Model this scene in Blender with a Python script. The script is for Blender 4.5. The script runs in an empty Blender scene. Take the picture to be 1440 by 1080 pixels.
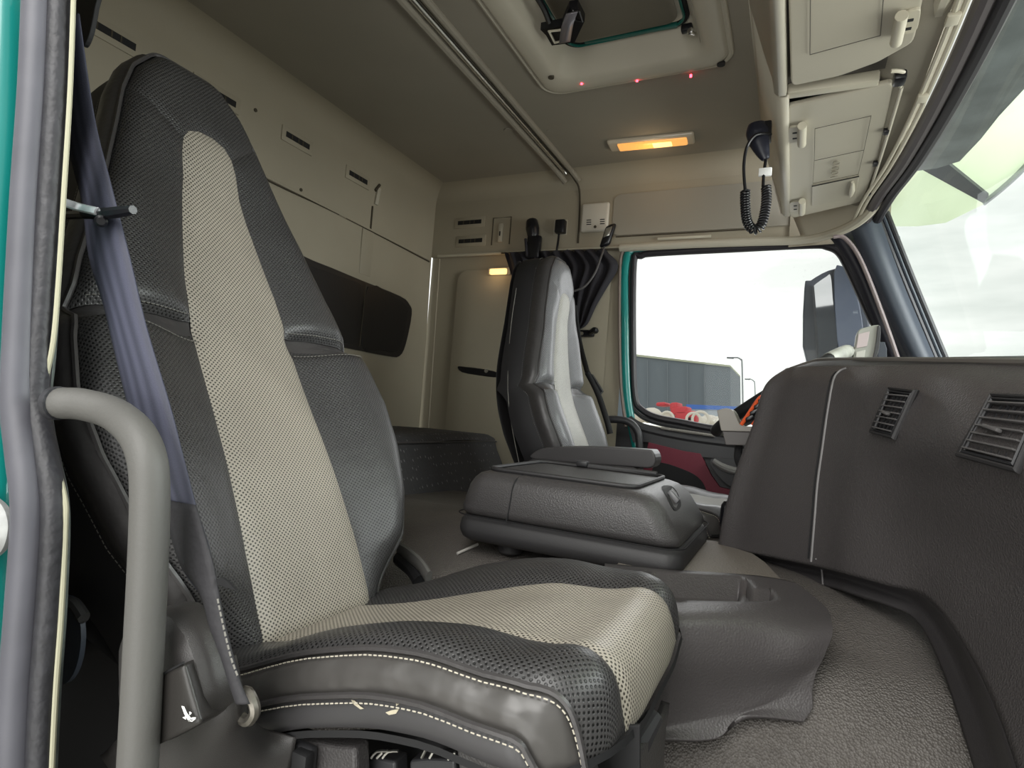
import bpy, bmesh, math, random
from mathutils import Vector as V, Matrix, noise
from mathutils.geometry import delaunay_2d_cdt
from mathutils.bvhtree import BVHTree
random.seed(4)
sc = bpy.context.scene
COL = sc.collection
# ------------------------------------------------------------------ camera model (cab frame: X forward, Y across, Z up)
F = 820.0
_h1 = V((395, 66, F)); _Y = _h1.normalized()
_Z = _h1.cross(V((1, .08, 0))).normalized()
if _Z.y > 0: _Z = -_Z
_X = _Y.cross(_Z)
def at(u, v, ax, val):
    d = V((u-720, v-540, F)); w = V((_X.dot(d), _Y.dot(d), _Z.dot(d)))
    return w*(val/w['XYZ'.index(ax)])
def ray(u, v):
    d = V((u-720, v-540, F)); return V((_X.dot(d), _Y.dot(d), _Z.dot(d))).normalized()
def hit(bvh, u, v, lift=0.0):
    p, n, i, d = bvh.ray_cast(V((0, 0, 0)), ray(u, v))
    if p is None: return at(u, v, 'Y', 1.0), V((-1, 0, 0))
    if n.dot(ray(u, v)) > 0: n = -n
    return p+n*lift, n
cam = bpy.data.cameras.new('camera'); camo = bpy.data.objects.new('camera', cam); COL.objects.link(camo)
cam.sensor_width = 36; cam.lens = 36*F/1440; cam.clip_start = .02; cam.clip_end = 500
M = Matrix((( _X.x, -_X.y, -_X.z), (_Y.x, -_Y.y, -_Y.z), (_Z.x, -_Z.y, -_Z.z)))
camo.matrix_world = M.to_4x4(); sc.camera = camo

# ------------------------------------------------------------------ materials
def srgb(r, g, b):
    f = lambda c: (c/255/12.92 if c/255 <= .04045 else ((c/255+.055)/1.055)**2.4)
    return (f(r), f(g), f(b), 1)
def newmat(name):
    m = bpy.data.materials.new(name); m.use_nodes = True
    nt = m.node_tree; return m, nt, nt.nodes['Principled BSDF']
def mat(name, col, rough=.5, metal=0, bump=0, bscale=200, kind='noise', var=0, vscale=5, coat=0, emit=None, es=0, spec=None, bdist=.001, sheen=0):
    m, nt, b = newmat(name)
    b.inputs['Base Color'].default_value = col
    b.inputs['Roughness'].default_value = rough; b.inputs['Metallic'].default_value = metal
    if coat: b.inputs['Coat Weight'].default_value = coat
    if spec is not None: b.inputs['Specular IOR Level'].default_value = spec
    if sheen: b.inputs['Sheen Weight'].default_value = sheen
    if emit: b.inputs['Emission Color'].default_value = emit; b.inputs['Emission Strength'].default_value = es
    tc = nt.nodes.new('ShaderNodeTexCoord')
    if var:
        n = nt.nodes.new('ShaderNodeTexNoise'); n.inputs['Scale'].default_value = vscale; n.inputs['Detail'].default_value = 4
        nt.links.new(tc.outputs['Object'], n.inputs['Vector'])
        r = nt.nodes.new('ShaderNodeMapRange'); r.inputs[1].default_value = .3; r.inputs[2].default_value = .7
        r.inputs[3].default_value = 1-var; r.inputs[4].default_value = 1+var
        nt.links.new(n.outputs['Fac'], r.inputs[0])
        mx = nt.nodes.new('ShaderNodeVectorMath'); mx.operation = 'SCALE'; mx.inputs[0].default_value = col[:3]
        nt.links.new(r.outputs[0], mx.inputs['Scale']); nt.links.new(mx.outputs[0], b.inputs['Base Color'])
    if bump:
        if kind == 'voronoi':
            n = nt.nodes.new('ShaderNodeTexVoronoi'); n.inputs['Scale'].default_value = bscale; out = n.outputs['Distance']
        else:
            n = nt.nodes.new('ShaderNodeTexNoise'); n.inputs['Scale'].default_value = bscale; n.inputs['Detail'].default_value = 2; out = n.outputs['Fac']
        nt.links.new(tc.outputs['Object'], n.inputs['Vector'])
        bp = nt.nodes.new('ShaderNodeBump'); bp.inputs['Strength'].default_value = bump; bp.inputs['Distance'].default_value = bdist
        nt.links.new(out, bp.inputs['Height']); nt.links.new(bp.outputs[0], b.inputs['Normal'])
    return m
def perf(name, col, dotcol, rough=.38, pitch=.0062, rad=.2, var=.12):
    m, nt, b = newmat(name); N = nt.nodes.new; L = nt.links.new
    uv = N('ShaderNodeUVMap'); sca = N('ShaderNodeVectorMath'); sca.operation = 'MULTIPLY'
    sca.inputs[1].default_value = (1/pitch, 1/pitch/1.0, 1); L(uv.outputs[0], sca.inputs[0])
    def grid(off):
        a = N('ShaderNodeVectorMath'); a.operation = 'ADD'; a.inputs[1].default_value = (off, off, 0); L(sca.outputs[0], a.inputs[0])
        f = N('ShaderNodeVectorMath'); f.operation = 'FRACTION'; L(a.outputs[0], f.inputs[0])
        s = N('ShaderNodeVectorMath'); s.operation = 'DISTANCE'; s.inputs[1].default_value = (.5, .5, 0); L(f.outputs[0], s.inputs[0])
        return s.outputs['Value']
    mn = N('ShaderNodeMath'); mn.operation = 'MINIMUM'; L(grid(0), mn.inputs[0]); L(grid(.5), mn.inputs[1])
    mr = N('ShaderNodeMapRange'); mr.inputs[1].default_value = rad*.7; mr.inputs[2].default_value = rad*1.3; L(mn.outputs[0], mr.inputs[0])
    tc = N('ShaderNodeTexCoord'); no = N('ShaderNodeTexNoise'); no.inputs['Scale'].default_value = 7; no.inputs['Detail'].default_value = 5
    L(tc.outputs['Object'], no.inputs['Vector'])
    r2 = N('ShaderNodeMapRange'); r2.inputs[1].default_value = .3; r2.inputs[2].default_value = .7; r2.inputs[3].default_value = 1-var; r2.inputs[4].default_value = 1+var
    L(no.outputs['Fac'], r2.inputs[0])
    vs = N('ShaderNodeVectorMath'); vs.operation = 'SCALE'; vs.inputs[0].default_value = col[:3]; L(r2.outputs[0], vs.inputs['Scale'])
    mix = N('ShaderNodeMix'); mix.data_type = 'RGBA'; mix.inputs['A'].default_value = dotcol; L(vs.outputs[0], mix.inputs['B']); L(mr.outputs[0], mix.inputs['Factor'])
    L(mix.outputs['Result'], b.inputs['Base Color'])
    bp = N('ShaderNodeBump'); bp.inputs['Strength'].default_value = .45; bp.inputs['Distance'].default_value = .0009; L(mr.outputs[0], bp.inputs['Height'])
    n3 = N('ShaderNodeTexNoise'); n3.inputs['Scale'].default_value = 22; n3.inputs['Detail'].default_value = 3; L(tc.outputs['Object'], n3.inputs['Vector'])
    bp2 = N('ShaderNodeBump'); bp2.inputs['Strength'].default_value = .25; bp2.inputs['Distance'].default_value = .006; L(n3.outputs['Fac'], bp2.inputs['Height']); L(bp.outputs[0], bp2.inputs['Normal'])
    L(bp2.outputs[0], b.inputs['Normal'])
    b.inputs['Roughness'].default_value = rough
    return m
def glassmat(name, tint=(1, 1, 1, 1), gl=.06, dirty=0):
    m, nt, b = newmat(name); N = nt.nodes.new; L = nt.links.new
    nt.nodes.remove(b); out = nt.nodes['Material Output']
    t = N('ShaderNodeBsdfTransparent'); t.inputs[0].default_value = tint
    g = N('ShaderNodeBsdfGlossy'); g.inputs['Roughness'].default_value = .02; g.inputs[0].default_value = (.9, .95, .95, 1)
    mx = N('ShaderNodeMixShader'); mx.inputs[0].default_value = gl; L(t.outputs[0], mx.inputs[1]); L(g.outputs[0], mx.inputs[2]); L(mx.outputs[0], out.inputs[0])
    if dirty:
        d = N('ShaderNodeBsdfDiffuse'); d.inputs[0].default_value = (.75, .78, .78, 1); mx2 = N('ShaderNodeMixShader')
        tc = N('ShaderNodeTexCoord'); n = N('ShaderNodeTexNoise'); n.inputs['Scale'].default_value = 90; n.inputs['Detail'].default_value = 3; L(tc.outputs['Object'], n.inputs['Vector'])
        r = N('ShaderNodeMapRange'); r.inputs[1].default_value = .62; r.inputs[2].default_value = .75; r.inputs[3].default_value = dirty*.3; r.inputs[4].default_value = dirty; L(n.outputs['Fac'], r.inputs[0])
        L(r.outputs[0], mx2.inputs[0]); L(mx.outputs[0], mx2.inputs[1]); L(d.outputs[0], mx2.inputs[2]); L(mx2.outputs[0], out.inputs[0])
    return m
LEA = mat('black leather', srgb(62, 60, 60), .36, bump=.35, bscale=60, bdist=.003, var=.12, vscale=9)
LEAS = mat('smooth side leather', srgb(74, 72, 70), .30, bump=.6, bscale=18, bdist=.014, var=.14, vscale=14)
LEASD = mat('flat side leather', srgb(62, 61, 62), .42, bump=.3, bscale=10, bdist=.006, var=.10, vscale=8)
PB = perf('black perforated leather', srgb(60, 59, 59), srgb(14, 14, 14), .38)
PL = perf('beige perforated leather', srgb(160, 153, 141), srgb(54, 51, 44), .42, var=.1)
PBF = perf('glare-lightened black perforated leather', srgb(112, 112, 114), srgb(50, 50, 52), .3)  # black leather with the far seat's glare put into the colour
PLF = perf('glare-lightened beige perforated leather', srgb(165, 163, 155), srgb(90, 88, 82), .4)  # beige leather lightened in colour to carry glare on the far seat panels
PLAIN = mat('dark shell plastic', srgb(44, 43, 44), .55, bump=.3, bscale=500, bdist=.0006)
SHELL = mat('soft black seat side', srgb(33, 32, 34), .6, bump=.2, bscale=300, bdist=.0006)
GRAIN = mat('grained black plastic', srgb(68, 65, 65), .36, bump=.55, bscale=380, kind='voronoi', bdist=.0012, var=.05)
GRAIN3 = mat('fine grained near plastic', srgb(52, 50, 49), .42, bump=.35, bscale=1100, kind='voronoi', bdist=.0004, var=.06)
GRAIN2 = mat('grained console plastic', srgb(64, 62, 62), .42, bump=.5, bscale=420, kind='voronoi', bdist=.0009, var=.06)
DK = mat('matt black', srgb(16, 16, 18), .7)
BLK = mat('gloss black plastic', srgb(20, 20, 24), .3)
RUB = mat('grey rubber seal', srgb(80, 80, 87), .5, bump=.3, bscale=60, bdist=.001, var=.12, vscale=16)
RUBD = mat('black rubber seal', srgb(40, 40, 44), .5, bump=.6, bscale=120, bdist=.002, var=.25, vscale=60)
RUBW = mat('dark window rubber', srgb(38, 36, 40), .45)
CREAM = mat('cream edge strip', srgb(165, 163, 140), .6)
TEAL = mat('teal body paint', srgb(18, 130, 124), .28, coat=.6, var=.06, vscale=3)
TEALD = mat('dark teal paint', srgb(10, 92, 82), .3, coat=.5)
HEAD = mat('beige headliner', srgb(143, 137, 124), .85, bump=.25, bscale=260, bdist=.0008, var=.05, vscale=3)
WALL = mat('beige wall trim', srgb(158, 150, 132), .7, bump=.2, bscale=300, bdist=.0006, var=.05, vscale=3)
TRIM = mat('beige plastic', srgb(180, 174, 158), .5, bump=.25, bscale=420, bdist=.0006, var=.03)
TRIML = mat('pale beige plastic', srgb(190, 184, 166), .45, bump=.2, bscale=500, bdist=.0005)
SEAMM = mat('dark seam brown', srgb(70, 64, 52), .9)  # dark brown for seams, recess lines and small fittings
MATG = mat('grey rubber floor mat', srgb(88, 84, 80), .55, bump=.9, bscale=330, kind='voronoi', bdist=.0025, var=.14, vscale=9)
CONS = mat('dark console cover', srgb(70, 67, 67), .43, bump=.45, bscale=360, kind='voronoi', bdist=.0009, var=.07)
HAND = mat('grey handle plastic', srgb(86, 85, 82), .55, bump=.3, bscale=300, bdist=.0008, var=.05)
HANDD = mat('dark handle plastic', srgb(48, 48, 50), .45)
BELT = mat('slate seat belt webbing', srgb(80, 82, 102), .65, bump=.4, bscale=700, bdist=.0005)
BELTD = mat('worn dark webbing', srgb(40, 39, 42), .7, bump=.6, bscale=90, bdist=.003)
CHR = mat('chrome', (.8, .8, .8, 1), .18, 1)
ALU = mat('bright aluminium', (.75, .74, .7, 1), .3, 1)
STI = mat('pale stitching thread', srgb(190, 184, 168), .8)
STID = mat('grey stitching thread', srgb(120, 118, 112), .8)
FLAPM = mat('dark woven flap', srgb(58, 56, 58), .8, bump=.4, bscale=500)
TST = mat('teal thread', srgb(30, 165, 175), .7)
RST = mat('crimson thread', srgb(120, 30, 60), .7)
DISC = mat('slate plastic disc', srgb(50, 56, 66), .5)
CURT = mat('black curtain cloth', srgb(34, 32, 38), .85, bump=.4, bscale=120, bdist=.003)
BURG = mat('burgundy door trim', srgb(112, 34, 52), .55, bump=.2, bscale=200)
DOORD = mat('dark door trim', srgb(58, 58, 60), .45, bump=.3, bscale=300)
DGREY = mat('grey tray plastic', srgb(140, 135, 128), .5)
PILL = mat('slate pillar trim', srgb(52, 58, 68), .45, bump=.15, bscale=300)
GLW = glassmat('window glass', (1, 1, 1, 1), .015, .12)
GLS = glassmat('windshield glass', (.93, .97, .95, 1), .05)
ORN = mat('orange rubber', srgb(225, 90, 40), .5)
WHT = mat('white print', (.85, .85, .83, 1), .5)
DIRT = mat('pale dust smear', srgb(180, 172, 150), .9)
SCRN = mat('grey glass screen', srgb(190, 175, 175), .2)
REDL = mat('red light', (1, .05, .05, 1), .3, emit=(1, .03, .05, 1), es=14)
ORL = mat('lit amber lens', srgb(255, 170, 60), .25, emit=srgb(255, 185, 105), es=.75, bump=.6, bscale=90, kind='voronoi', bdist=.002)
ORL2 = mat('warm bulb glow', srgb(255, 200, 90), .25, emit=srgb(255, 215, 140), es=1.6)
LENS = mat('clear lamp lens', srgb(205, 195, 175), .15, bump=.5, bscale=90)
FOIL = mat('dark rear window', srgb(22, 20, 20), .45)
FOIL2 = mat('dark window frame', srgb(34, 31, 30), .4)
# bunk fabric with pale flecks
def fleck():
    m, nt, b = newmat('charcoal bunk fabric with pale flecks'); N = nt.nodes.new; L = nt.links.new
    tc = N('ShaderNodeUVMap'); vo = N('ShaderNodeTexVoronoi'); vo.inputs['Scale'].default_value = 42; vo.inputs['Randomness'].default_value = .35
    mp = N('ShaderNodeMapping'); mp.inputs['Scale'].default_value = (.8, 1.5, 1); L(tc.outputs[0], mp.inputs[0]); L(mp.outputs[0], vo.inputs['Vector'])
    r = N('ShaderNodeMapRange'); r.inputs[1].default_value = .12; r.inputs[2].default_value = .17; L(vo.outputs['Distance'], r.inputs[0])
    mx = N('ShaderNodeMix'); mx.data_type = 'RGBA'; mx.inputs['A'].default_value = srgb(120, 120, 118); mx.inputs['B'].default_value = srgb(62, 61, 62)
    L(r.outputs[0], mx.inputs['Factor']); L(mx.outputs['Result'], b.inputs['Base Color']); b.inputs['Roughness'].default_value = .9
    bp = N('ShaderNodeBump'); bp.inputs['Strength'].default_value = .6; bp.inputs['Distance'].default_value = .004; L(vo.outputs['Distance'], bp.inputs['Height']); L(bp.outputs[0], b.inputs['Normal'])
    return m
FLECK = fleck()
def beltmat():
    m = BELT; nt = m.node_tree; b = nt.nodes['Principled BSDF']; N = nt.nodes.new; L = nt.links.new
    uv = N('ShaderNodeUVMap'); sp = N('ShaderNodeSeparateXYZ'); L(uv.outputs[0], sp.inputs[0])
    w = N('ShaderNodeMath'); w.operation = 'SINE'; k = N('ShaderNodeMath'); k.operation = 'MULTIPLY'; k.inputs[1].default_value = 25; L(sp.outputs[0], k.inputs[0]); L(k.outputs[0], w.inputs[0])
    r = N('ShaderNodeMapRange'); r.inputs[1].default_value = -1; r.inputs[2].default_value = 1; L(w.outputs[0], r.inputs[0])
    mx = N('ShaderNodeMix'); mx.data_type = 'RGBA'; mx.inputs['A'].default_value = srgb(50, 52, 66); mx.inputs['B'].default_value = srgb(68, 70, 86)
    L(r.outputs[0], mx.inputs['Factor']); L(mx.outputs['Result'], b.inputs['Base Color'])
beltmat()

# ------------------------------------------------------------------ object helpers
ORG = {}
def tag(o, label=None, cat=None, group=None, kind=None):
    if label: o['label'] = label
    if cat: o['category'] = cat
    if group: o['group'] = group
    if kind: o['kind'] = kind
    return o
def thing(name, label, cat, loc, group=None, kind=None):
    o = bpy.data.objects.new(name, None); COL.objects.link(o); o.location = loc; o.empty_display_size = .05
    ORG[o] = V(loc); return tag(o, label, cat, group, kind)
def mesh(name, vs, fs, m, parent=None, smooth=True, uvs=None, solid=0, auto=None):
    vs = [V(v) for v in vs]
    lo = V([min(v[i] for v in vs) for i in range(3)]); hi = V([max(v[i] for v in vs) for i in range(3)])
    o0 = (lo+hi)/2; o0.z = lo.z if parent is None else o0.z
    me = bpy.data.meshes.new(name); me.from_pydata([v-o0 for v in vs], [], fs)
    if uvs:
        l = me.uv_layers.new(name='UVMap')
        for p in me.polygons:
            for li in p.loop_indices: l.data[li].uv = uvs[me.loops[li].vertex_index][:2]
    me.materials.append(m)
    for p in me.polygons: p.use_smooth = smooth
    o = bpy.data.objects.new(name, me); COL.objects.link(o)
    if parent: o.parent = parent
    o.location = o0-(ORG[parent] if parent else V((0, 0, 0))); ORG[o] = o0
    if solid:
        s = o.modifiers.new('s', 'SOLIDIFY'); s.thickness = abs(solid); s.offset = -1 if solid > 0 else 1
    if auto: me.set_sharp_from_angle(angle=math.radians(auto))
    return o
def from_bm(name, bm, m, parent=None, smooth=True, auto=35):
    bm.normal_update()
    vs = [v.co.copy() for v in bm.verts]; fs = [[v.index for v in f.verts] for f in bm.faces]
    bm.free(); return mesh(name, vs, fs, m, parent, smooth, auto=auto)
class MB:
    def __init__(s): s.v = []; s.f = []
    def add(s, vs, fs):
        k = len(s.v); s.v += [V(v) for v in vs]; s.f += [[i+k for i in f] for f in fs]; return s
    def rbox(s, c, dx, dy, dz, r=.003, seg=2):
        """box centred at c with full-size axis vectors dx,dy,dz, bevelled"""
        c = V(c); dx = V(dx); dy = V(dy); dz = V(dz); bm = bmesh.new(); bmesh.ops.create_cube(bm, size=1)
        for v in bm.verts: v.co = V((v.co.x*dx.length, v.co.y*dy.length, v.co.z*dz.length))
        r = min(r, dx.length*.49, dy.length*.49, dz.length*.49)
        if r > 1e-5: bmesh.ops.bevel(bm, geom=bm.edges[:], offset=r, segments=seg, profile=.5, affect='EDGES')
        ax, ay, az = dx.normalized(), dy.normalized(), dz.normalized()
        bm.verts.index_update()
        s.add([c+ax*v.co.x+ay*v.co.y+az*v.co.z for v in bm.verts], [[v.index for v in f.verts] for f in bm.faces]); bm.free(); return s
    def bb(s, x0, x1, y0, y1, z0, z1, r=.003, seg=2):
        return s.rbox(((x0+x1)/2, (y0+y1)/2, (z0+z1)/2), (x1-x0, 0, 0), (0, y1-y0, 0), (0, 0, z1-z0), r, seg)
    def tube(s, pts, r, n=12, closed=False, sub=6, cap=True, flat=1.0, ref=None):
        P = smooth_path(pts, sub, closed) if sub > 1 else [V(p) for p in pts]
        R = r if hasattr(r, '__len__') else [r]*2
        L = len(P); vs = []; fs = []; up = V(ref) if ref else None
        for i, p in enumerate(P):
            a = P[(i-1) % L] if closed or i else p; b = P[(i+1) % L] if closed or i < L-1 else p
            t = (b-a).normalized()
            if up is None: up = V((0, 0, 1)) if abs(t.z) < .9 else V((1, 0, 0))
            x = (up-t*up.dot(t)).normalized(); y = t.cross(x)
            if not ref: up = x
            q = i/(L-1)*(len(R)-1); k = min(int(q), len(R)-2); rr = R[k]+(R[k+1]-R[k])*(q-k)
            for j in range(n):
                an = 2*math.pi*j/n; vs.append(p+x*math.cos(an)*rr+y*math.sin(an)*rr*flat)
        for i in range(L if closed else L-1):
            for j in range(n):
                a = i*n+j; b = i*n+(j+1) % n; i2 = (i+1) % L; fs.append([a, b, i2*n+(j+1) % n, i2*n+j])
        if cap and not closed: fs += [list(range(n))[::-1], [(L-1)*n+j for j in range(n)]]
        return s.add(vs, fs)
    def cyl(s, a, b, r, n=20, bev=0):
        a = V(a); b = V(b); t = (b-a).normalized()
        if bev: pts = [a, a, a+t*bev, b-t*bev, b, b]; R = [r-bev, r-bev, r, r, r-bev, r-bev]; pts = [a, a+t*bev*.999, b-t*bev, b]; R = [r-bev, r, r, r-bev]; return s._lathe(pts, R, n)
        return s._lathe([a, b], [r, r], n)
    def _lathe(s, pts, R, n):
        t = (pts[-1]-pts[0]).normalized(); x = t.orthogonal().normalized(); y = t.cross(x); vs = []; fs = []
        for p, r in zip(pts, R):
            for j in range(n): vs.append(p+x*math.cos(2*math.pi*j/n)*r+y*math.sin(2*math.pi*j/n)*r)
        for i in range(len(pts)-1):
            for j in range(n): fs.append([i*n+j, i*n+(j+1) % n, (i+1)*n+(j+1) % n, (i+1)*n+j])
        fs += [list(range(n))[::-1], [(len(pts)-1)*n+j for j in range(n)]]
        return s.add(vs, fs)
    def quad(s, a, b, c, d): return s.add([a, b, c, d], [[0, 1, 2, 3]])
    def prism(s, poly, n):
        n = V(n); k = len(poly); vs = [V(p) for p in poly]+[V(p)+n for p in poly]
        fs = [list(range(k)), [k+i for i in range(k)][::-1]]+[[i, k+i, k+(i+1) % k, (i+1) % k] for i in range(k)]
        return s.add(vs, fs)
    def build(s, name, m, parent=None, smooth=True, auto=35, solid=0):
        return mesh(name, s.v, s.f, m, parent, smooth, auto=auto, solid=solid)
def cr(p0, p1, p2, p3, t):
    return .5*((2*p1)+(p2-p0)*t+(2*p0-5*p1+4*p2-p3)*t*t+(3*p1-p0-3*p2+p3)*t*t*t)
def smooth_path(pts, sub=6, closed=False):
    P = [V(p) for p in pts]; n = len(P); out = []
    if n < 3 and not closed:
        return [P[0].lerp(P[1], i/sub) for i in range(sub+1)]
    for i in range(n if closed else n-1):
        g = (lambda k: P[k % n]) if closed else (lambda k: P[max(0, min(n-1, k))])
        for j in range(sub): out.append(cr(g(i-1), g(i), g(i+1), g(i+2), j/sub))
    if not closed: out.append(P[-1])
    return out
def spath2(pts, sub=6, closed=False):
    return [(p.x, p.y) for p in smooth_path([V((a, b, 0)) for a, b in pts], sub, closed)]
def resample(poly, sp, closed=True):
    out = []; n = len(poly)
    for i in range(n if closed else n-1):
        a = V(poly[i]).to_2d() if len(poly[i]) > 2 else V(poly[i]); b = V(poly[(i+1) % n]); d = (b-a).length
        if d < 1e-6: continue
        k = max(1, int(round(d/sp)))
        for j in range(k): out.append(a.lerp(b, j/k))
    if not closed: out.append(V(poly[-1]))
    return out
def segdist(p, a, b):
    ab = b-a; l = ab.length_squared; t = 0 if l == 0 else max(0, min(1, (p-a).dot(ab)/l)); q = a+ab*t
    return (p-q).length, q
def inside(p, poly):
    c = False; n = len(poly); j = n-1
    for i in range(n):
        a, b = poly[i], poly[j]
        if (a[1] > p[1]) != (b[1] > p[1]) and p[0] < (b[0]-a[0])*(p[1]-a[1])/(b[1]-a[1])+a[0]: c = not c
        j = i
    return c
def fill2d(poly, sp, holes=()):
    """triangulate a 2-D polygon with inner grid points; returns verts, tris, distance to edge"""
    P = resample(poly, sp); n = len(P)
    co = [p.copy() for p in P]; edges = [(i, (i+1) % n) for i in range(n)]; allb = [P]
    x0 = min(p.x for p in P); x1 = max(p.x for p in P); y0 = min(p.y for p in P); y1 = max(p.y for p in P)
    j = 0; y = y0+sp/2; ds = {}
    while y < y1:
        x = x0+(sp/2 if j % 2 else 0)
        while x < x1:
            q = V((x, y))
            if inside(q, P):
                d = min(segdist(q, P[i], P[(i+1) % n])[0] for i in range(n))
                if d > sp*.45: co.append(q)
            x += sp
        y += sp*.87; j += 1
    r = delaunay_2d_cdt(co, edges, [list(range(n))], 1, 1e-7)
    vs, tris = r[0], r[2]
    dd = [min(segdist(v, P[i], P[(i+1) % n])[0] for i in range(n)) for v in vs]
    return vs, tris, dd
def clean(poly):
    out = []
    for p in poly:
        if not out or (V(p)-V(out[-1])).length > .002: out.append(tuple(p))
    if (V(out[0])-V(out[-1])).length < .002: out.pop()
    ar = sum(out[i][0]*out[(i+1) % len(out)][1]-out[(i+1) % len(out)][0]*out[i][1] for i in range(len(out)))
    return out if ar > 0 else out[::-1]
def patch(name, poly, fmap, m, parent=None, sp=.012, puff=(0, .01), solid=0, uvs=1.0, lift=0.0, flip=False):
    if solid:      # flat plate with softened edges
        poly = clean([tuple(p[:2]) for p in poly]); fl = list(range(len(poly)))
        o = mesh(name, [fmap(a, b) for a, b in poly], [fl[::-1] if flip else fl], m, parent, False, [(a*uvs, b*uvs) for a, b in poly], solid)
        bv_ = o.modifiers.new('b', 'BEVEL'); bv_.width = min(abs(solid)*.45, max(.0012, puff[0])); bv_.segments = 3; bv_.limit_method = 'ANGLE'
        bv_.angle_limit = math.radians(50); bv_.use_clamp_overlap = True; bv_.harden_normals = False
        return o
    vs, tris, dd = fill2d(poly, sp); out = []; e = sp*.1
    for v, d in zip(vs, dd):
        p = fmap(v.x, v.y)
        off = lift-(puff[0]*math.exp(-d/puff[1]) if puff[0] else 0)
        if off:
            n = (fmap(v.x+e, v.y)-p).cross(fmap(v.x, v.y+e)-p)
            if n.length > 1e-12: p = p+n.normalized()*off*(-1 if flip else 1)
        out.append(p)
    fs = [list(t)[::-1] if flip else list(t) for t in tris]
    return mesh(name, out, fs, m, parent, True, [(v.x*uvs, v.y*uvs) for v in vs], solid)
def surf(grid, nu=8, nv=8):
    """smooth lofted surface through a control grid (rows x cols)"""
    rows = [smooth_path(r, nu) for r in grid]; cols = []
    for j in range(len(rows[0])): cols.append(smooth_path([r[j] for r in rows], nv))
    W = len(cols); H = len(cols[0]); vs = [cols[j][i] for i in range(H) for j in range(W)]
    fs = [[i*W+j, i*W+j+1, (i+1)*W+j+1, (i+1)*W+j] for i in range(H-1) for j in range(W-1)]
    return vs, fs, H, W
def stitches(name, pts, m, parent, step=.0062, ln=.0042, r=.0009):
    mb = MB(); acc = 0; P = pts
    L = [0]
    for a, b in zip(P, P[1:]): L.append(L[-1]+(b-a).length)
    def pos(s):
        for i in range(len(P)-1):
            if L[i+1] >= s: return P[i].lerp(P[i+1], (s-L[i])/max(1e-9, L[i+1]-L[i]))
        return P[-1]
    s = 0
    while s+ln < L[-1]:
        mb.tube([pos(s), pos(s+ln)], r, 5, sub=1); s += step
    return mb.build(name, m, parent)
def bvh_of(o):
    me = o.data; off = ORG[o]
    return BVHTree.FromPolygons([v.co+off for v in me.vertices], [list(p.vertices) for p in me.polygons])
# wrap map: flat pattern -> rounded cushion
class Wrap:
    def __init__(s, inner, r, frame, bump=None):
        s.P = [V(p) for p in inner]; s.r = r; s.frame = frame; s.bump = bump or (lambda a, b: 0)
        ar = sum(s.P[i].x*s.P[(i+1) % len(s.P)].y-s.P[(i+1) % len(s.P)].x*s.P[i].y for i in range(len(s.P)))
        if ar < 0: s.P.reverse()
    def near(s, p):
        n = len(s.P); best = (1e9, None)
        for i in range(n):
            d = segdist(p, s.P[i], s.P[(i+1) % n])
            if d[0] < best[0]: best = d
        return best
    def __call__(s, a, b):
        p = V((a, b)); r = s.r; drop = 0; q = p; side = V((0, 0))
        if not inside(p, s.P):
            d, n = s.near(p)
            if d > 1e-9:
                dr = (p-n)/d
                if d < r*math.pi/2: q = n+dr*r*math.sin(d/r); drop = r*(1-math.cos(d/r))
                else: q = n+dr*r; drop = r+d-r*math.pi/2
        P, N = s.frame(q.x, q.y)
        return P+N*(s.bump(q.x, q.y)-drop)
    def loop(s, d, sp=.01):
        """closed offset outline at distance d (counter-clockwise)"""
        n = len(s.P); out = []
        for i in range(n):
            a, b, c = s.P[i-1], s.P[i], s.P[(i+1) % n]
            n1 = V(((b-a).y, -(b-a).x)).normalized(); n2 = V(((c-b).y, -(c-b).x)).normalized()
            ang = n1.angle_signed(n2, 0); ang = -ang
            k = max(1, int(abs(ang)*d/sp)+1)
            a1 = math.atan2(n1.y, n1.x)
            if ang < 0: out.append(b+(n1+n2).normalized()*d); continue
            for j in range(k+1):
                t = a1+ang*j/k; out.append(b+V((math.cos(t), math.sin(t)))*d)
        return resample([(p.x, p.y) for p in out], sp)
    def ring(s, name, d0, d1, m, parent, sp=.012, rows=6, puff=0):
        base = resample([(p.x, p.y) for p in s.P], sp)
        A = s.loop(1e-4, sp); vs = []; uv = []; n = len(A)
        for k in range(rows+1):
            t = k/rows; d = d0+(d1-d0)*t
            for p in A:
                dd, q = s.near(p); dr = (p-q).normalized(); f = q+dr*d; w = s(f.x, f.y)
                if puff:
                    P, N = s.frame(q.x, q.y); e = s(q.x+dr.x*(d+.001), q.y+dr.y*(d+.001))-w
                    out3 = (s.frame(q.x+dr.x*.01, q.y+dr.y*.01)[0]-P).normalized()
                    if e.length > 1e-8:
                        tn = e.normalized(); nn = (out3-tn*out3.dot(tn)) if abs(out3.dot(tn)) < .9 else N
                        w = w+nn.normalized()*puff*math.sin(math.pi*t)
                vs.append(w); uv.append((f.x, f.y))
        fs = [[k*n+i, k*n+(i+1) % n, (k+1)*n+(i+1) % n, (k+1)*n+i] for k in range(rows) for i in range(n)]
        return mesh(name, vs, [f[::-1] for f in fs], m, parent, True, uv)
    def cap(s, name, d, m, parent, sp=.02):
        """closing face at the depth reached at distance d"""
        P, dp = s.loop(s.r*.98), s.r+d-s.r*math.pi/2
        vs, tris, dd = fill2d([(p.x, p.y) for p in P], sp); out = []
        for v in vs:
            A, N = s.frame(v.x, v.y); out.append(A-N*dp)
        return mesh(name, out, [list(t) for t in tris], m, parent, True)
    def line(s, pts, d=0):
        return [s(p[0], p[1]) for p in resample(pts, .006, False)]
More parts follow.
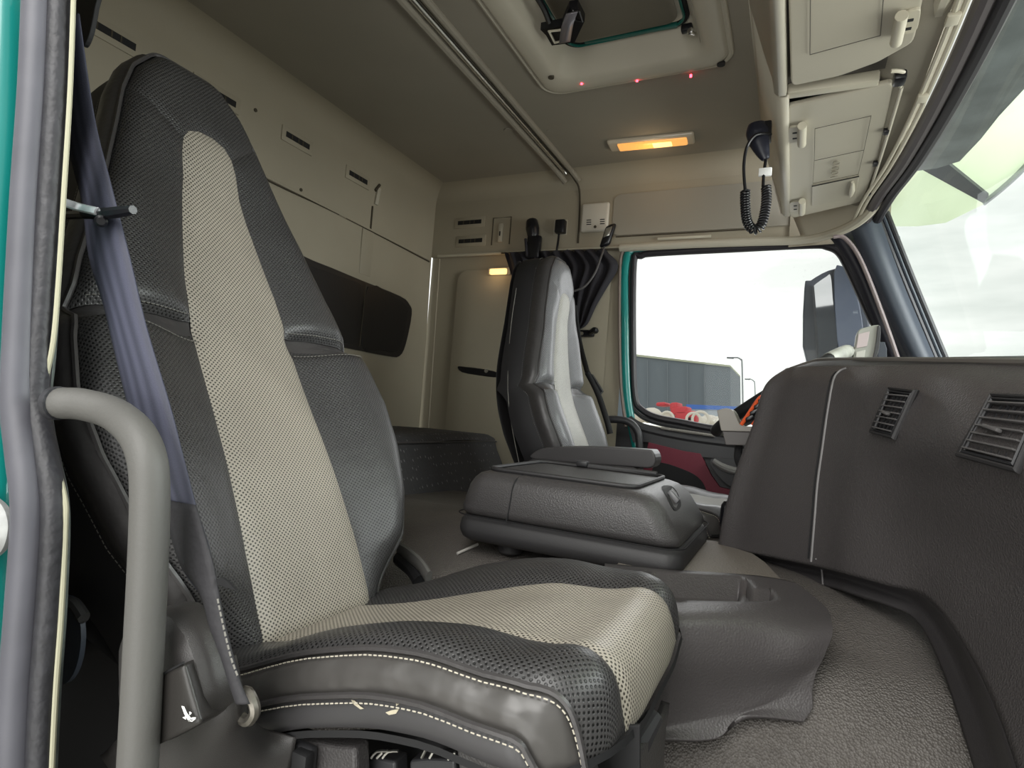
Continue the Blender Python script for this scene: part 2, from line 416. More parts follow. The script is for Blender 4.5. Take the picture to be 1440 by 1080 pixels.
def sstep(a, b, x):
    t = max(0, min(1, (x-a)/(b-a))); return t*t*(3-2*t)
def arc2(cx, cy, r, a0, a1, n=8):
    return [(cx+r*math.cos(math.radians(a0+(a1-a0)*i/n)), cy+r*math.sin(math.radians(a0+(a1-a0)*i/n))) for i in range(n+1)]
def rrect(x0, x1, y0, y1, r, n=5):
    return arc2(x1-r, y1-r, r, 0, 90, n)+arc2(x0+r, y1-r, r, 90, 180, n)+arc2(x0+r, y0+r, r, 180, 270, n)+arc2(x1-r, y0+r, r, 270, 360, n)
def offset_inside(poly, d):
    return poly

# ================================================================== SETTING
CZ = 1.02; RX = -1.6; FY = 2.3; NY = .29
def struct(o, kind='structure'): o['kind'] = kind; return o
# ceiling with the roof hatch opening
xs = [-1.52, -.69, -.28, .24]; ys = [NY, .75, 1.60, FY-.06]; mb = MB()
for i in range(3):
    for j in range(3):
        if (i, j) == (1, 1): continue
        mb.quad((xs[i], ys[j], CZ), (xs[i], ys[j+1], CZ), (xs[i+1], ys[j+1], CZ), (xs[i+1], ys[j], CZ))
struct(mb.build('ceiling', HEAD))
# rear wall with a soft cove
mb = MB(); prof = [(RX+.02, -.9), (RX+.01, .3), (RX, .69), (RX, .93)]+[(RX+.08*(1-math.cos(a)), .94+.08*math.sin(a)) for a in [math.pi/2*i/8 for i in range(9)]]
vs = []; 
for (x, z) in prof: vs += [(x, NY, z), (x, FY, z)]
mb.add(vs, [[2*i, 2*i+1, 2*i+3, 2*i+2] for i in range(len(prof)-1)])
struct(mb.build('wall_rear', WALL, auto=60))
# far side wall: lower part behind the driver, upper part over the door
mb = MB()
def cove(x0, x1):
    vs = []; pr = [(FY, .95)]+[(FY-.07*(1-math.cos(a)), .95+.07*math.sin(a)) for a in [math.pi/2*i/6 for i in range(7)]]
    for (y, z) in pr: vs += [(x0, y, z), (x1, y, z)]
    mb.add(vs, [[2*i, 2*i+1, 2*i+3, 2*i+2] for i in range(len(pr)-1)])
cove(RX, .26)
mb.quad((RX, FY, .69), (.26, FY, .69), (.26, FY, .95), (RX, FY, .95))
mb.quad((RX, FY+.012, -.9), (-.64, FY+.012, -.9), (-.64, FY+.012, .70), (RX, FY+.012, .70))
mb.quad((RX, FY+.012, .69), (.26, FY+.012, .69), (.26, FY, .69), (RX, FY, .69))
struct(mb.build('wall_far', WALL, auto=60))
# raised lower panel on the far wall beside the bunk
poly = spath2([(-1.46, .66), (-1.1, .64), (-.70, .64), (-.68, .3), (-.68, -.2), (-1.2, -.2), (-1.50, -.2), (-1.49, .2)], 5, True)
struct(patch('trim_1', rrect(-1.44, -.70, -.3, .62, .05), lambda a, b: V((a, FY-.004-.012*sstep(-1.44, -1.38, a)*sstep(.62, .55, b), b)), WALL, None, .05, solid=0))
struct(MB().tube([(RX+.05, FY-.004, .68), (RX+.06, FY-.004, .2), (RX+.07, FY-.004, -.2)], .004, 8).build('trim_2', WALL))
struct(MB().tube([(RX+.04, FY-.005, .692), (-.9, FY-.005, .692), (-.66, FY-.005, .69)], .007, 8).build('trim_3', TRIML))
mb = MB()   # near wall behind the passenger door opening
mb.quad((RX, NY, -.9), (RX, NY, CZ), (-.64, NY, CZ), (-.64, NY, -.9)); mb.quad((-.64, NY, .80), (-.64, NY, CZ), (.3, NY, CZ), (.3, NY, .80))
mb.quad((-.64, NY, -.62), (-.64, NY, -.9), (.5, NY, -.9), (.5, NY, -.62))
struct(mb.build('wall_near', WALL, auto=60))
# ceiling channel that turns down the far wall
for name, dx, r, m in (('trim_4', -.925, .0075, ALU), ('trim_5', -.955, .017, HEAD), ('trim_6', -.893, .015, HEAD)):
    p = [(dx, .6, CZ-.006), (dx, 1.4, CZ-.006), (dx, 2.12, CZ-.006), (dx+.012, 2.235, CZ-.02), (dx+.035, FY-.012, .93), (dx+.06, FY-.006, .8), (dx+.065, FY-.006, .71)]
    if m is ALU: p = p[:4]
    else: p = p[:4]+[(dx+.03, 2.265, CZ-.045)]; r *= .75
    struct(MB().tube(p, r, 10, flat=1, sub=7).build(name, m))
struct(MB().tube([(-.908, .6, CZ-.004), (-.908, 1.4, CZ-.004), (-.908, 2.15, CZ-.006), (-.885, 2.255, .985), (-.868, FY-.005, .93), (-.86, FY-.002, .72)], .0045, 6).build('trim_7', SEAMM))
# rear wall seams
sm = MB()
sm.tube([(RX+.004, .9, .69), (RX+.004, 1.35, .684), (RX+.004, 1.68, .684), (RX+.004, 2.28, .664)], .0035, 6)
sm.build('trim_8', SEAMM)['kind'] = 'structure'
struct(MB().tube([(RX+.002, .9, .697), (RX+.002, 1.35, .692), (RX+.002, 2.28, .672)], .006, 6).build('trim_9', WALL))
a, b = at(505, 318, 'X', RX+.003), at(520, 390, 'X', RX+.003)
struct(MB().rbox((a+b)/2+V((0, .01, 0)), (.008, 0, 0), (0, .07, 0), (0, 0, abs(a.z-b.z)), .004).build('trim_10', WALL))
# floor of the footwell and the engine tunnel
struct(MB().bb(RX, .45, NY, FY, -.92, -.9, 0).build('floor', MATG))
mb = MB(); mb.quad((.50, NY, -.9), (.50, FY, -.9), (.50, FY, .14), (.50, NY, .14)); mb.build('wall_front', DK)['kind'] = 'structure'
# ------- grey floor mat over tunnel, sloping to the passenger footwell
G = []
cols = [(-1.35, 0), (-.9, 0), (-.5, 0), (-.2, 0), (0, 0), (.2, 0), (.42, 0)]
rowsY = [(1.80, -.30), (1.45, -.285), (1.30, -.266), (1.14, -.272), (1.0, -.305), (.93, -.322), (.88, -.355), (.84, -.402), (.79, -.465), (.73, -.54), (.66, -.65), (.55, -.78), (.31, -.84)]
for (y, z) in rowsY:
    r = []
    for (x, _) in cols:
        zz = z-(.02 if x < -.9 else 0) 
        r.append(V((x, y+.05*sstep(.0, .4, x), zz)))
    G.append(r)
vs, fs, H, W = surf(G, 6, 6)
matO = mesh('floor_mat', vs, fs, MATG); tag(matO, 'grainy grey rubber floor mat curving down from the engine tunnel to the passenger footwell', 'floor mat')
matO.modifiers.new('s', 'SOLIDIFY').thickness = -.01
MBV = bvh_of(matO)
# ------- far door with window
door = thing('door_1', None, None, (-.2, FY, -.6)); struct(door)
WO = [(893, 372), (903, 362), (925, 358), (1040, 352), (1140, 347), (1163, 349), (1180, 358), (1195, 385), (1225, 450), (1260, 520), (1240, 600), (1100, 612), (1008, 603), (960, 594), (925, 587), (905, 577), (895, 560), (892, 500)]
WP = [at(u, v, 'Y', FY+.03) for (u, v) in WO]
wc = sum(WP, V((0, 0, 0)))/len(WP)
def scaled(P, k, y):
    return [V((wc.x+(p.x-wc.x)*k[0], y, wc.z+(p.z-wc.z)*k[1])) for p in P]
WS = smooth_path(WP, 4, True); n = len(WS)
# door skin around the window: teal frame then rubber
def frame_ring(name, k0, k1, y0, y1, m, parent, th=.01):
    A = scaled(WS, k0, y0); B = scaled(WS, k1, y1)
    return mesh(name, A+B, [[i, (i+1) % n, n+(i+1) % n, n+i] for i in range(n)], m, parent, True, solid=th)
gl = mesh('window_1', [V((p.x, FY+.035, p.z)) for p in WS], [list(range(n))], GLW, None, False); struct(gl)
seal = MB().tube([V((p.x, FY+.012, p.z)) for p in scaled(WP, (1.0, 1.0), 0)], .013, 10, closed=True, sub=5).build('window_seal', RUBW, door)
MB().tube([V((p.x, FY+.02, p.z)) for p in scaled(WP, (1.045, 1.055), 0)], .010, 8, closed=True, sub=5).build('window_frame', DOORD, door)
tl = [at(884, 348, 'Y', FY+.01), at(880, 372, 'Y', FY+.01), at(879, 450, 'Y', FY+.01), at(881, 540, 'Y', FY+.01), at(887, 590, 'Y', FY+.01), at(897, 640, 'Y', FY+.01)]
MB().tube([at(1010, 343, 'Y', FY+.015), at(900, 349, 'Y', FY+.015)]+tl[1:], .017, 10, flat=.8).build('painted_edge', TEAL, door)
MB().tube([at(876, 352, 'Y', FY-.002), at(872, 372, 'Y', FY-.002), at(871, 450, 'Y', FY-.002), at(873, 540, 'Y', FY-.002), at(880, 600, 'Y', FY-.002)], .006, 8).build('pillar_seal', mat('pinkish seal strip', srgb(120, 108, 100), .6), door)
# rear quarter filler between the wall and painted edge
# lower door: dark sill, burgundy panel, speaker pocket, pull
def ppoly(name, px, y, m, parent, th=.02, sp=.03, puff=(0, .01), close=False):
    pts = [at(u, v, 'Y', y) for u, v in px]
    return patch(name, [(p.x, p.z) for p in pts], lambda a, b: V((a, y, b)), m, parent, sp, puff=puff, solid=-th if False else th, flip=False)
ppoly('lower_skin', [(850, 590), (905, 598), (960, 606), (1090, 615), (1150, 620), (1150, 850), (850, 850)], FY+.02, DOORD, door)
sill = [at(u, v, 'Y', FY-.005) for u, v in [(884, 590), (905, 602), (960, 614), (1010, 621), (1100, 632)]]
MB().tube(sill, .018, 10, sub=5).build('sill_rail', DOORD, door)
ppoly('sill_panel', [(882, 590), (905, 604), (960, 615), (1100, 633), (1100, 660), (1010, 645), (960, 640), (912, 622), (890, 622)], FY-.015, DOORD, door)
MB().tube([at(930, 602, 'Y', FY-.02), at(1005, 613, 'Y', FY-.02)], .006, 8).build('demister_grille', mat('worn grey grille', srgb(130, 126, 120), .6, bump=1, bscale=150, bdist=.004), door)
ppoly('burgundy_panel', [(912, 622), (960, 634), (985, 638), (1000, 668), (1012, 685), (1100, 705), (1100, 790), (905, 790), (905, 650)], FY-.02, BURG, door)
ppoly('speaker_pocket', spath2([(922, 652), (960, 660), (985, 675), (995, 700), (995, 740), (925, 740), (915, 690)], 4, True), FY-.028, DK, door)
ppoly('pull_recess', spath2([(1000, 645), (1060, 650), (1100, 660), (1100, 700), (1040, 690), (1012, 672)], 4, True), FY-.03, DOORD, door)
MB().tube([at(1003, 648, 'Y', FY-.045), at(1025, 660, 'Y', FY-.05), at(1075, 670, 'Y', FY-.05)], [.010, .014, .012], 10).build('pull_handle', mat('grey pull plastic', srgb(130, 128, 126), .35), door)
# header rail above the far door + A pillar
hd = [at(u, v, 'Y', y) for u, v, y in [(872, 349, FY-.005), (960, 344, FY-.005), (1060, 340, FY-.01), (1130, 337, 2.27), (1180, 325, 2.2), (1215, 305, 2.12), (1238, 275, 2.02), (1258, 215, 1.8), (1283, 130, 1.5), (1310, 50, 1.27), (1330, -10, 1.12), (1375, -120, .92)]]
struct(MB().tube(hd, .016, 10, sub=5).build('trim_11', TRIM))
hv, hf, _, _ = surf([[p+V((-.05, .0, .12)) for p in hd[3:]], [p+V((-.01, 0, .02)) for p in hd[3:]], [p+V((.0, .0, 0)) for p in hd[3:]], [p+V((.035, .01, .012)) for p in hd[3:]]], 4, 4)
hf = hf
struct(mesh('trim_12', hv, hf, TRIM, solid=.004))
# overhead liner between the console and windshield header
lv, lf, _, _ = surf([[V((-.02, y, .90)), V((.06, y, .80)), V((.12, y, .745)), V((.20, y, .725))] for y in (.5, 1.0, 1.5, 1.95, 2.12)], 4, 4)
struct(mesh('trim_13', lv, lf, HEAD))
# gap above the far door window: beige liner corner from wall to header
struct(patch('trim_14', [(-.05, .66), (.10, .665), (.17, .69), (.22, .75), (.24, .95), (-.05, .95)], lambda a, b: V((a, FY-.01, b)), WALL, None, .05))
pil = thing('pillar_trim', 'slate grey windshield pillar between the driver window and the windshield', 'pillar', at(1300, 505, 'Y', 2.2))
def strip(name, L, R, m, parent, y, th=.02, sub=6):
    A = smooth_path([at(u, v, 'Y', y) for u, v in L], sub); B = smooth_path([at(u, v, 'Y', y) for u, v in R], sub); k = min(len(A), len(B))
    mid = [(A[i]+B[i])/2+V((-.004, -th*.6, 0)) for i in range(k)]
    vs = A[:k]+mid+B[:k]; fs = [[i, i+1, k+i+1, k+i] for i in range(k-1)]+[[k+i, k+i+1, 2*k+i+1, 2*k+i] for i in range(k-1)]
    return mesh(name, vs, fs, m, parent, True, solid=th)
strip('outer_cover', [(1195, 322), (1225, 390), (1260, 470), (1285, 520)], [(1235, 300), (1265, 385), (1300, 470), (1322, 520)], PILL, pil, 2.2)
strip('inner_cover', [(1165, 332), (1195, 375), (1225, 450), (1252, 520)], [(1195, 322), (1225, 390), (1260, 470), (1285, 520)], mat('dark inner pillar', srgb(30, 30, 42), .5), pil, 2.23)
MB().tube([at(u, v, 'Y', 2.2) for u, v in [(1172, 333), (1188, 335), (1210, 365), (1240, 440), (1268, 520)]], .007, 8).build('pillar_piping', mat('mauve grey piping', srgb(128, 116, 116), .6), pil)
for k, (du, r) in enumerate(((4, .009), (12, .006), (19, .008))):
    MB().tube([at(u+du, v, 'Y', 2.22) for u, v in [(1228, 298), (1262, 385), (1297, 470), (1318, 520)]], r, 8).build('pillar_seal', RUBW if k != 1 else PILL, pil)
# windshield header rails and glass
X0 = .21
hdr = thing('windshield_header', 'ribbed dark seal and pale metal rails along the top of the windshield', 'window seal', (.22, 1.5, .72))
pth = lambda off, dz: [at(u, v, 'Z', .72) + V((off, 0, dz)) for u, v in [(1480, -130), (1400, 0), (1362, 110), (1320, 190), (1275, 250), (1240, 296)]]
# keep a straight line in space, bowing with the header
base = [V((.235, .5, .715)), V((.262, 1.0, .72)), V((.262, 1.4, .72)), V((.245, 1.75, .72)), V((.215, 2.0, .715)), V((.20, 2.16, .70))]
MB().tube([p+V((.008, 0, .0)) for p in base], .014, 10).build('rubber_seal', RUBW, hdr)
MB().tube([p+V((-.022, 0, .004)) for p in base], .016, 10).build('seal_lip', mat('dark lip', srgb(70, 64, 66), .4), hdr)
MB().tube([p+V((-.048, 0, -.002)) for p in base], .005, 8).build('metal_rail', TRIML, hdr)
MB().tube([p+V((-.060, 0, -.002)) for p in base], .005, 8).build('metal_rail', TRIML, hdr)
for y in (.98, 1.16, 1.42):
    MB().rbox((.205, y, .713), (.02, 0, 0), (0, .03, 0), (0, 0, .010), .003).build('rail_clip', TRIML, hdr)
gw = thing('windshield', 'large tinted windshield sloping ahead of the dashboard', 'windshield', (.4, 1.3, .2), kind='structure')
gv, gf, _, _ = surf([[V((x+.02*math.sin((y-.3)/2*math.pi)-.06*sstep(1.9, 2.35, y), y, z)) for y in (.1, .7, 1.3, 1.8, 2.22)] for x, z in ((.27, .74), (.36, .5), (.45, .22), (.52, 0))], 4, 4)
mesh('window_2', gv, gf, GLS, gw)

# ================================================================== ROOF HATCH
hx0, hx1, hy0, hy1 = -.765, -.205, .62, 1.668
hatch = thing('roof_hatch', 'beige roof hatch with raised frame around a closed lid', 'roof hatch', (-.48, 1.2, CZ))
def ringpoly(name, o, i, zo, zi, m, parent):
    n = len(o); vs = [V((x, y, zo)) for x, y in o]+[V((x, y, zi)) for x, y in i]
    return mesh(name, vs, [[k, (k+1) % n, n+(k+1) % n, n+k] for k in range(n)], m, parent, True)
oo = rrect(hx0, hx1, hy0, hy1, .06, 8); mo = rrect(hx0+.012, hx1-.012, hy0+.012, hy1-.012, .055, 8)
io = rrect(-.690, -.275, .76, 1.600, .05, 8); ii = rrect(-.665, -.300, .79, 1.560, .045, 8); gg = rrect(-.655, -.310, .80, 1.548, .04, 8)
n = len(oo); vs = []; 
for pl, z in ((oo, CZ), (mo, CZ-.016), (rrect(hx0+.02, hx1-.02, hy0+.02, hy1-.02, .05, 8), CZ-.018), (rrect(-.705, -.262, .745, 1.612, .055, 8), CZ-.016), (io, CZ-.004), (ii, CZ+.055), (gg, CZ+.062)):
    vs += [V((x, y, z)) for x, y in pl]
mesh('hatch_frame', vs, [[r*n+k, r*n+(k+1) % n, (r+1)*n+(k+1) % n, (r+1)*n+k] for r in range(6) for k in range(n)], TRIM, hatch)
MB().tube([V((x, y, CZ-.004)) for x, y in oo], .008, 8, closed=True, sub=1).build('outer_bead', TRIM, hatch)
MB().tube([V((x, y, CZ+.056)) for x, y in gg], .007, 8, closed=True, sub=1).build('lid_seal', DK, hatch)
MB().tube([V((x, y, CZ+.050)) for x, y in rrect(-.648, -.317, .80, 1.545, .04, 8)], .004, 6, closed=True, sub=1).build('glass_edge', TEALD, hatch)
MB().rbox((-.47, 1.538, CZ+.052), (.26, .012, 0), (0, .014, 0), (0, 0, .012), .003).build('lid_edge', TEALD, hatch)
mesh('hatch_lid', [V((x, y, CZ+.05+.02)) for x, y in rrect(-.70, -.26, .75, 1.6, .04, 8)], [list(range(n))], TRIM, hatch)
mesh('lid_liner', [V((x, y, CZ+.045)) for x, y in rrect(-.635, -.33, .80, 1.518, .035, 8)], [list(range(n))], HEAD, hatch, solid=.004)
MB().rbox((-.385, 1.36, CZ+.043), (.11, .004, 0), (0, .06, 0), (0, 0, .004), .002).build('lid_recess', TRIM, hatch)
for p in ((785, 110), (-1, 0)):
    if p[0] > 0:
        c = at(775, 109, 'Z', CZ-.018); MB().cyl(c+V((0, 0, .004)), c-V((0, 0, .002)), .009, 16).build('screw_cap', SEAMM, hatch)
c = at(1014, 90, 'Z', CZ-.018); MB().cyl(c+V((0, 0, .004)), c-V((0, 0, .003)), .011, 16).build('screw_cap', DK, hatch)
for i, (u, v) in enumerate(((818, 117), (896, 113), (971.5, 106.5))):
    c = at(u, v, 'Z', CZ-.016); mb = MB().cyl(c+V((0, 0, .003)), c-V((0, 0, .0035)), .0035, 12)
    tag(mb.build('indicator_light', REDL), ['small glowing red light on the hatch frame, nearest the rear wall', 'small glowing red light in the middle of the hatch frame edge', 'small glowing red light on the hatch frame, nearest the overhead console'][i], 'light', 'red lights on the roof hatch frame')
# latch device
lt = thing('hatch_latch', 'black hatch latch with a curved grey grip hanging under the lid', 'latch', at(795, 35, 'Z', CZ))
P = lambda u, v, z=CZ-.01: at(u, v, 'Z', z)
MB().prism([P(760, 42), P(790, 36), P(800, 12), P(812, 10), P(822, 30), P(808, 60), P(776, 64), P(768, 50)], (0, 0, .02)).build('latch_body', BLK, lt)
MB().tube([P(752, -10), P(765, 12), P(772, 30)], .008, 8).build('latch_arm', BLK, lt)
gp = smooth_path([P(806, 18, CZ-.03), P(800, 36, CZ-.04), P(796, 60, CZ-.03)], 6)
mb = MB(); A = [p+V((-.02, 0, 0)) for p in gp]; B = [p+V((.012, .0, .0)) for p in gp]
k = len(A); mb.add(A+B, [[i, i+1, k+i+1, k+i] for i in range(k-1)])
mb.build('latch_grip', mat('brushed grey grip', srgb(125, 122, 128), .3, .4), lt, solid=.006)
MB().tube([P(772, 44, CZ-.02), P(790, 42, CZ-.02), P(789, 58, CZ-.02), P(780, 60, CZ-.02)], .0035, 6, closed=True, sub=1).build('latch_slot', TRIML, lt)
MB().tube([P(805, 12, CZ-.02), P(814, 15, CZ-.02), P(819, 30, CZ-.02), P(808, 28, CZ-.02)], .003, 6, closed=True, sub=1).build('latch_slot', BLK, lt)
l2 = thing('hatch_catch', 'small black and chrome catch at the right edge of the hatch lid', 'latch', P(972, 42))
MB().rbox(P(966, 40, CZ+.02), (.03, 0, 0), (0, .02, 0), (0, 0, .02), .005).build('catch_body', BLK, l2)
MB().cyl(P(969, 43, CZ+.005), P(976, 46, CZ+.01), .009, 16, .003).build('catch_roller', CHR, l2)
# ceiling plugs
for i, (u, v, r) in enumerate(((715, 183, .017), (772, 184, .009))):
    c = at(u, v, 'Z', CZ); tag(MB().cyl(c+V((0, 0, .003)), c-V((0, 0, .003)), r, 20, .0015).build('ceiling_plug', HEAD), ['larger round beige plug in the ceiling left of the metal channel', 'small round beige plug in the ceiling right of the metal channel'][i], 'plug')
# ceiling lamp
cl = thing('ceiling_lamp', 'lit amber ceiling lamp in a clear oblong lens', 'lamp', at(916, 199, 'Z', CZ))
a = at(856, 205, 'Z', CZ-.005); b = at(977, 193, 'Z', CZ-.005); ax = (b-a); ay = V((-ax.y, ax.x, 0)).normalized()
MB().rbox((a+b)/2, ax, ay*.078, (0, 0, .018), .012, 4).build('lamp_base', LENS, cl)
MB().rbox((a+b)/2-V((0, 0, .010))+ax*.02, ax*.80, ay*.052, (0, 0, .012), .006, 3).build('amber_lens', ORL, cl)
MB().rbox((a+b)/2-V((0, 0, .014))+ax*.14, ax*.22, ay*.038, (0, 0, .008), .004, 3).build('bulb_glow', ORL2, cl)
pl = bpy.data.lights.new('ceiling_lamp_light', 'POINT'); pl.energy = .22; pl.color = (1, .7, .4); pl.shadow_soft_size = .04
o = bpy.data.objects.new('ceiling_lamp_light', pl); COL.objects.link(o); o.parent = cl; o.location = (0, 0, -.07)

# ================================================================== REAR WALL FITTINGS
def slotvent(name, c, ex, ez, n, label, cat, group, w=.115, h=.03):
    t = thing(name, label, cat, c, group); c = V(c); ex = V(ex).normalized(); ez = V(ez); n = V(n)
    MB().rbox(c+n*.001, ex*(w+.035), ez*(h+.022), n*.006, .003).build('slot_frame', WALL, t)
    MB().rbox(c+n*.0045, ex*w, ez*h*.62, n*.002, .0).build('slot_opening', DK, t)
    for k in (-.26, .02, .2): MB().rbox(c+n*.0055+ex*w*k, ex*.004, ez*h*.6, n*.002, 0).build('slot_bar', SEAMM, t)
    return t
for i, (u, v) in enumerate(((154, 47), (305, 133), (418, 198), (503, 250))):
    c = at(u, v, 'X', RX)
    slotvent('slot_vent', c, (0, 1, 0), (0, 0, 1), (1, 0, 0), ['slim black slot vent high on the rear wall above the seat belt', 'slim black slot vent on the rear wall just right of the near headrest', 'slim black slot vent on the rear wall, third along the row', 'slim black slot vent on the rear wall beside the small latch'][i], 'vent', 'slot vents along the rear wall', w=.105 if i > 1 else .125)
for i, (u, v) in enumerate(((661, 313), (662, 339))):
    slotvent('slot_vent', at(u, v, 'Y', FY), (1, 0, 0), (0, 0, 1), (0, -1, 0), ['upper slim slot vent on the far side wall', 'lower slim slot vent on the far side wall'][i], 'vent', 'slot vents on the far side wall', w=.125, h=.03)
def latchrecess(c, ex, n, label, w=.09, h=.125):
    c = V(c); ex = V(ex); n = V(n); ez = V((0, 0, 1)); t = thing('locker_latch', label, 'latch', c)
    MB().tube([c-ex*w/2-ez*h*.5, c-ex*w/2+ez*h/2, c+ex*w/2+ez*h/2, c+ex*w/2-ez*h*.5], .003, 6, sub=1).build('latch_recess', SEAMM, t)
    MB().rbox(c+n*.006-ez*.01, ex*.022, ez*.085, n*.012, .005).build('latch_lever', TRIM, t)
    MB().rbox(c+n*.013-ez*.015, ex*.006, ez*.02, n*.002, 0).build('key_slot', DK, t)
latchrecess(at(705, 325, 'Y', FY), (1, 0, 0), (0, -1, 0), 'small beige lever latch in a recess on the far side wall')
t = thing('wall_catch', 'small beige lever catch on the rear wall below the slot vents', 'latch', at(531, 277, 'X', RX))
MB().rbox(at(531, 276, 'X', RX+.004), (.01, 0, 0), (0, .02, .0), (0, .01, .075), .003).build('catch_lever', TRIM, t)
MB().tube([at(534, 260, 'X', RX+.004), at(528, 268, 'X', RX+.004)], .006, 8).build('catch_hook', SEAMM, t)
MB().tube([at(524, 290, 'X', RX+.002), at(521, 325, 'X', RX+.002)], .004, 6).build('catch_slot', SEAMM, t)
# dark rear window panels
rw = thing('rear_window_panel', 'long dark tinted panel set in the rear wall above the bunk', 'window', at(520, 440, 'X', RX))
pa = [(1.15, .47), (1.54, .472), (1.80, .462), (2.06, .452), (2.13, .43), (2.155, .39), (2.13, .25), (2.09, .19), (2.0, .183), (1.7, .185), (1.15, .19)]
def rwm(off): return lambda a, b: V((RX+.018+off, a, b))
patch('panel_frame', spath2(pa, 3, True), rwm(.004), FOIL2, rw, .06, solid=.009)
patch('dark_pane', spath2([(1.84, .445), (2.03, .438), (2.10, .42), (2.12, .39), (2.10, .26), (2.06, .205), (1.95, .20), (1.84, .20)], 3, True), rwm(.007), FOIL, rw, .06, solid=.004)
patch('dark_pane', rrect(1.2, 1.80, .20, .448, .02), rwm(.007), FOIL, rw, .06, solid=.004)
MB().tube([(RX+.031, 1.82, .45), (RX+.031, 1.815, .2)], .002, 6).build('pane_divider', SEAMM, rw)
for i, (u, v) in enumerate(((359, 155), (423, 267), (447, 286))):
    c = at(u, v, 'X', RX); tag(MB().cyl(c, c+V((.003, 0, 0)), .006, 12).build('trim_screw', SEAMM), ['small dark screw dot on the rear wall between two slot vents', 'small dark screw dot above the rear wall seam, beside the near seat', 'small dark screw dot on the rear wall seam'][i], 'screw')
# ================================================================== FAR WALL FITTINGS
t = thing('wall_microphone_box', 'square white box with grille slots on the far side wall', 'box', at(837, 306, 'Y', FY))
a = at(837, 306, 'Y', FY-.008)
MB().rbox(a, (.118, 0, 0), (0, .022, 0), (0, 0, .122), .009, 3).build('box_cover', mat('white plastic', srgb(205, 200, 188), .5), t)
mb = MB()
for du in (-9, 10):
    mb = MB()
    for dv in (3, 6, 9): mb.rbox(at(837+du, 306+dv-du*.05, 'Y', FY-.020), (.02, 0, 0), (0, .002, 0), (0, 0, .003), 0)
    mb.build('speaker_grille', DK, t)
c = at(837, 319, 'Y', FY-.02); MB().cyl(c, c+V((0, -.003, 0)), .006, 12).build('button', SEAMM, t)
t = thing('side_shelf_flap', 'long beige storage flap above the driver window', 'shelf', at(960, 300, 'Y', FY))
patch('flap_panel', rrect(-.715, .02, .742, .915, .03), lambda a, b: V((a, FY-.006, b)), mat('greyer beige trim', srgb(150, 145, 133), .7), t, .06, solid=.006)
MB().tube([at(925, 336, 'Y', FY-.012), at(960, 334, 'Y', FY-.016), at(1000, 332, 'Y', FY-.012)], .006, 8).build('flap_handle', TRIML, t)
MB().tube([at(866, 333, 'Y', FY-.008), at(1060, 322, 'Y', FY-.008)], .003, 6).build('flap_lip', SEAMM, t)
# strap / black clip bundle
t = thing('black_strap_holder', 'black strap in a wall holder above the far seat', 'strap', at(750, 350, 'Y', 2.25))
MB().tube([at(748, 312, 'Y', 2.27), at(749, 322, 'Y', 2.26), at(750, 334, 'Y', 2.26)], [.026, .03, .024], 12).build('holder_head', BLK, t)
MB().rbox(at(751, 348, 'Y', 2.25), (.062, 0, 0), (0, .03, 0), (0, 0, .10), .008).build('strap_loop', BLK, t)
MB().tube([at(739, 336, 'Y', 2.24), at(741, 360, 'Y', 2.23)], .006, 8).build('strap_edge', CURT, t)
t = thing('wall_plug', 'square black plug with a cable in a wall socket left of the white box', 'plug', at(789, 320, 'Y', FY))
MB().rbox(at(788, 320, 'Y', FY-.002), (.062, 0, 0), (0, .006, 0), (0, 0, .066), .01).build('socket_plate', TRIM, t)
MB().rbox(at(788.5, 319, 'Y', FY-.02), (.044, 0, 0), (0, .035, 0), (0, 0, .058), .006).build('plug_body', BLK, t)
MB().tube([at(786, 329, 'Y', FY-.03), at(784, 345, 'Y', FY-.04), at(781, 362, 'Y', FY-.04)], .005, 8).build('cable', BLK, t)
t = thing('hanging_handset', 'black and silver clip hanging from the wall by its long cable', 'handset', at(855, 331, 'Y', 2.24))
a = at(860, 316, 'Y', 2.25); b = at(850, 347, 'Y', 2.24)
MB().rbox((a+b)/2, V((.042, 0, .012)), (0, .03, 0), (b-a), .012, 3).build('handset_body', BLK, t)
MB().rbox((a*.62+b*.38)+V((0, -.016, 0)), V((.026, 0, .008)), (0, .006, 0), (b-a)*.42, .004).build('silver_face', ALU, t)
MB().tube([at(850, 347, 'Y', 2.24), at(845, 362, 'Y', 2.2), at(836, 385, 'Y', 2.18), at(822, 403, 'Y', 2.17), at(805, 410, 'Y', 2.16)], .0042, 8).build('cable', mat('grey cable', srgb(80, 78, 78), .5), t)
# curtain
t = thing('side_curtain', 'black curtain gathered behind the far seat beside the driver door', 'curtain', at(800, 360, 'Y', 2.24))
nc = 46; rows = []
top = [at(709+(868-709)*i/nc, 356-2*i/nc, 'Y', 2.25) for i in range(nc+1)]
R = []
prof_l = [(709, 356), (716, 380), (724, 400), (745, 430), (770, 460), (790, 480)]; prof_r = [(850, 351), (868, 372), (852, 405), (838, 430), (826, 455), (815, 463)]
L3 = smooth_path([at(u, v, 'Y', 2.25) for u, v in prof_l], 4); R3 = smooth_path([at(u, v, 'Y', 2.25) for u, v in prof_r], 4)
vs = []
for k in range(len(L3)):
    for i in range(nc+1):
        p = L3[k].lerp(R3[k], i/nc); am = .016*(1-.5*k/len(L3)); vs.append(p+V((0, am*math.sin(i*1.25+.3*math.sin(k*.5))+am*.4*math.sin(i*2.9+k*.2), .006*math.sin(i*1.25+1) if k == 0 else 0)))
W_ = nc+1
mesh('curtain_cloth', vs, [[k*W_+i, k*W_+i+1, (k+1)*W_+i+1, (k+1)*W_+i] for k in range(len(L3)-1) for i in range(nc)], CURT, t)
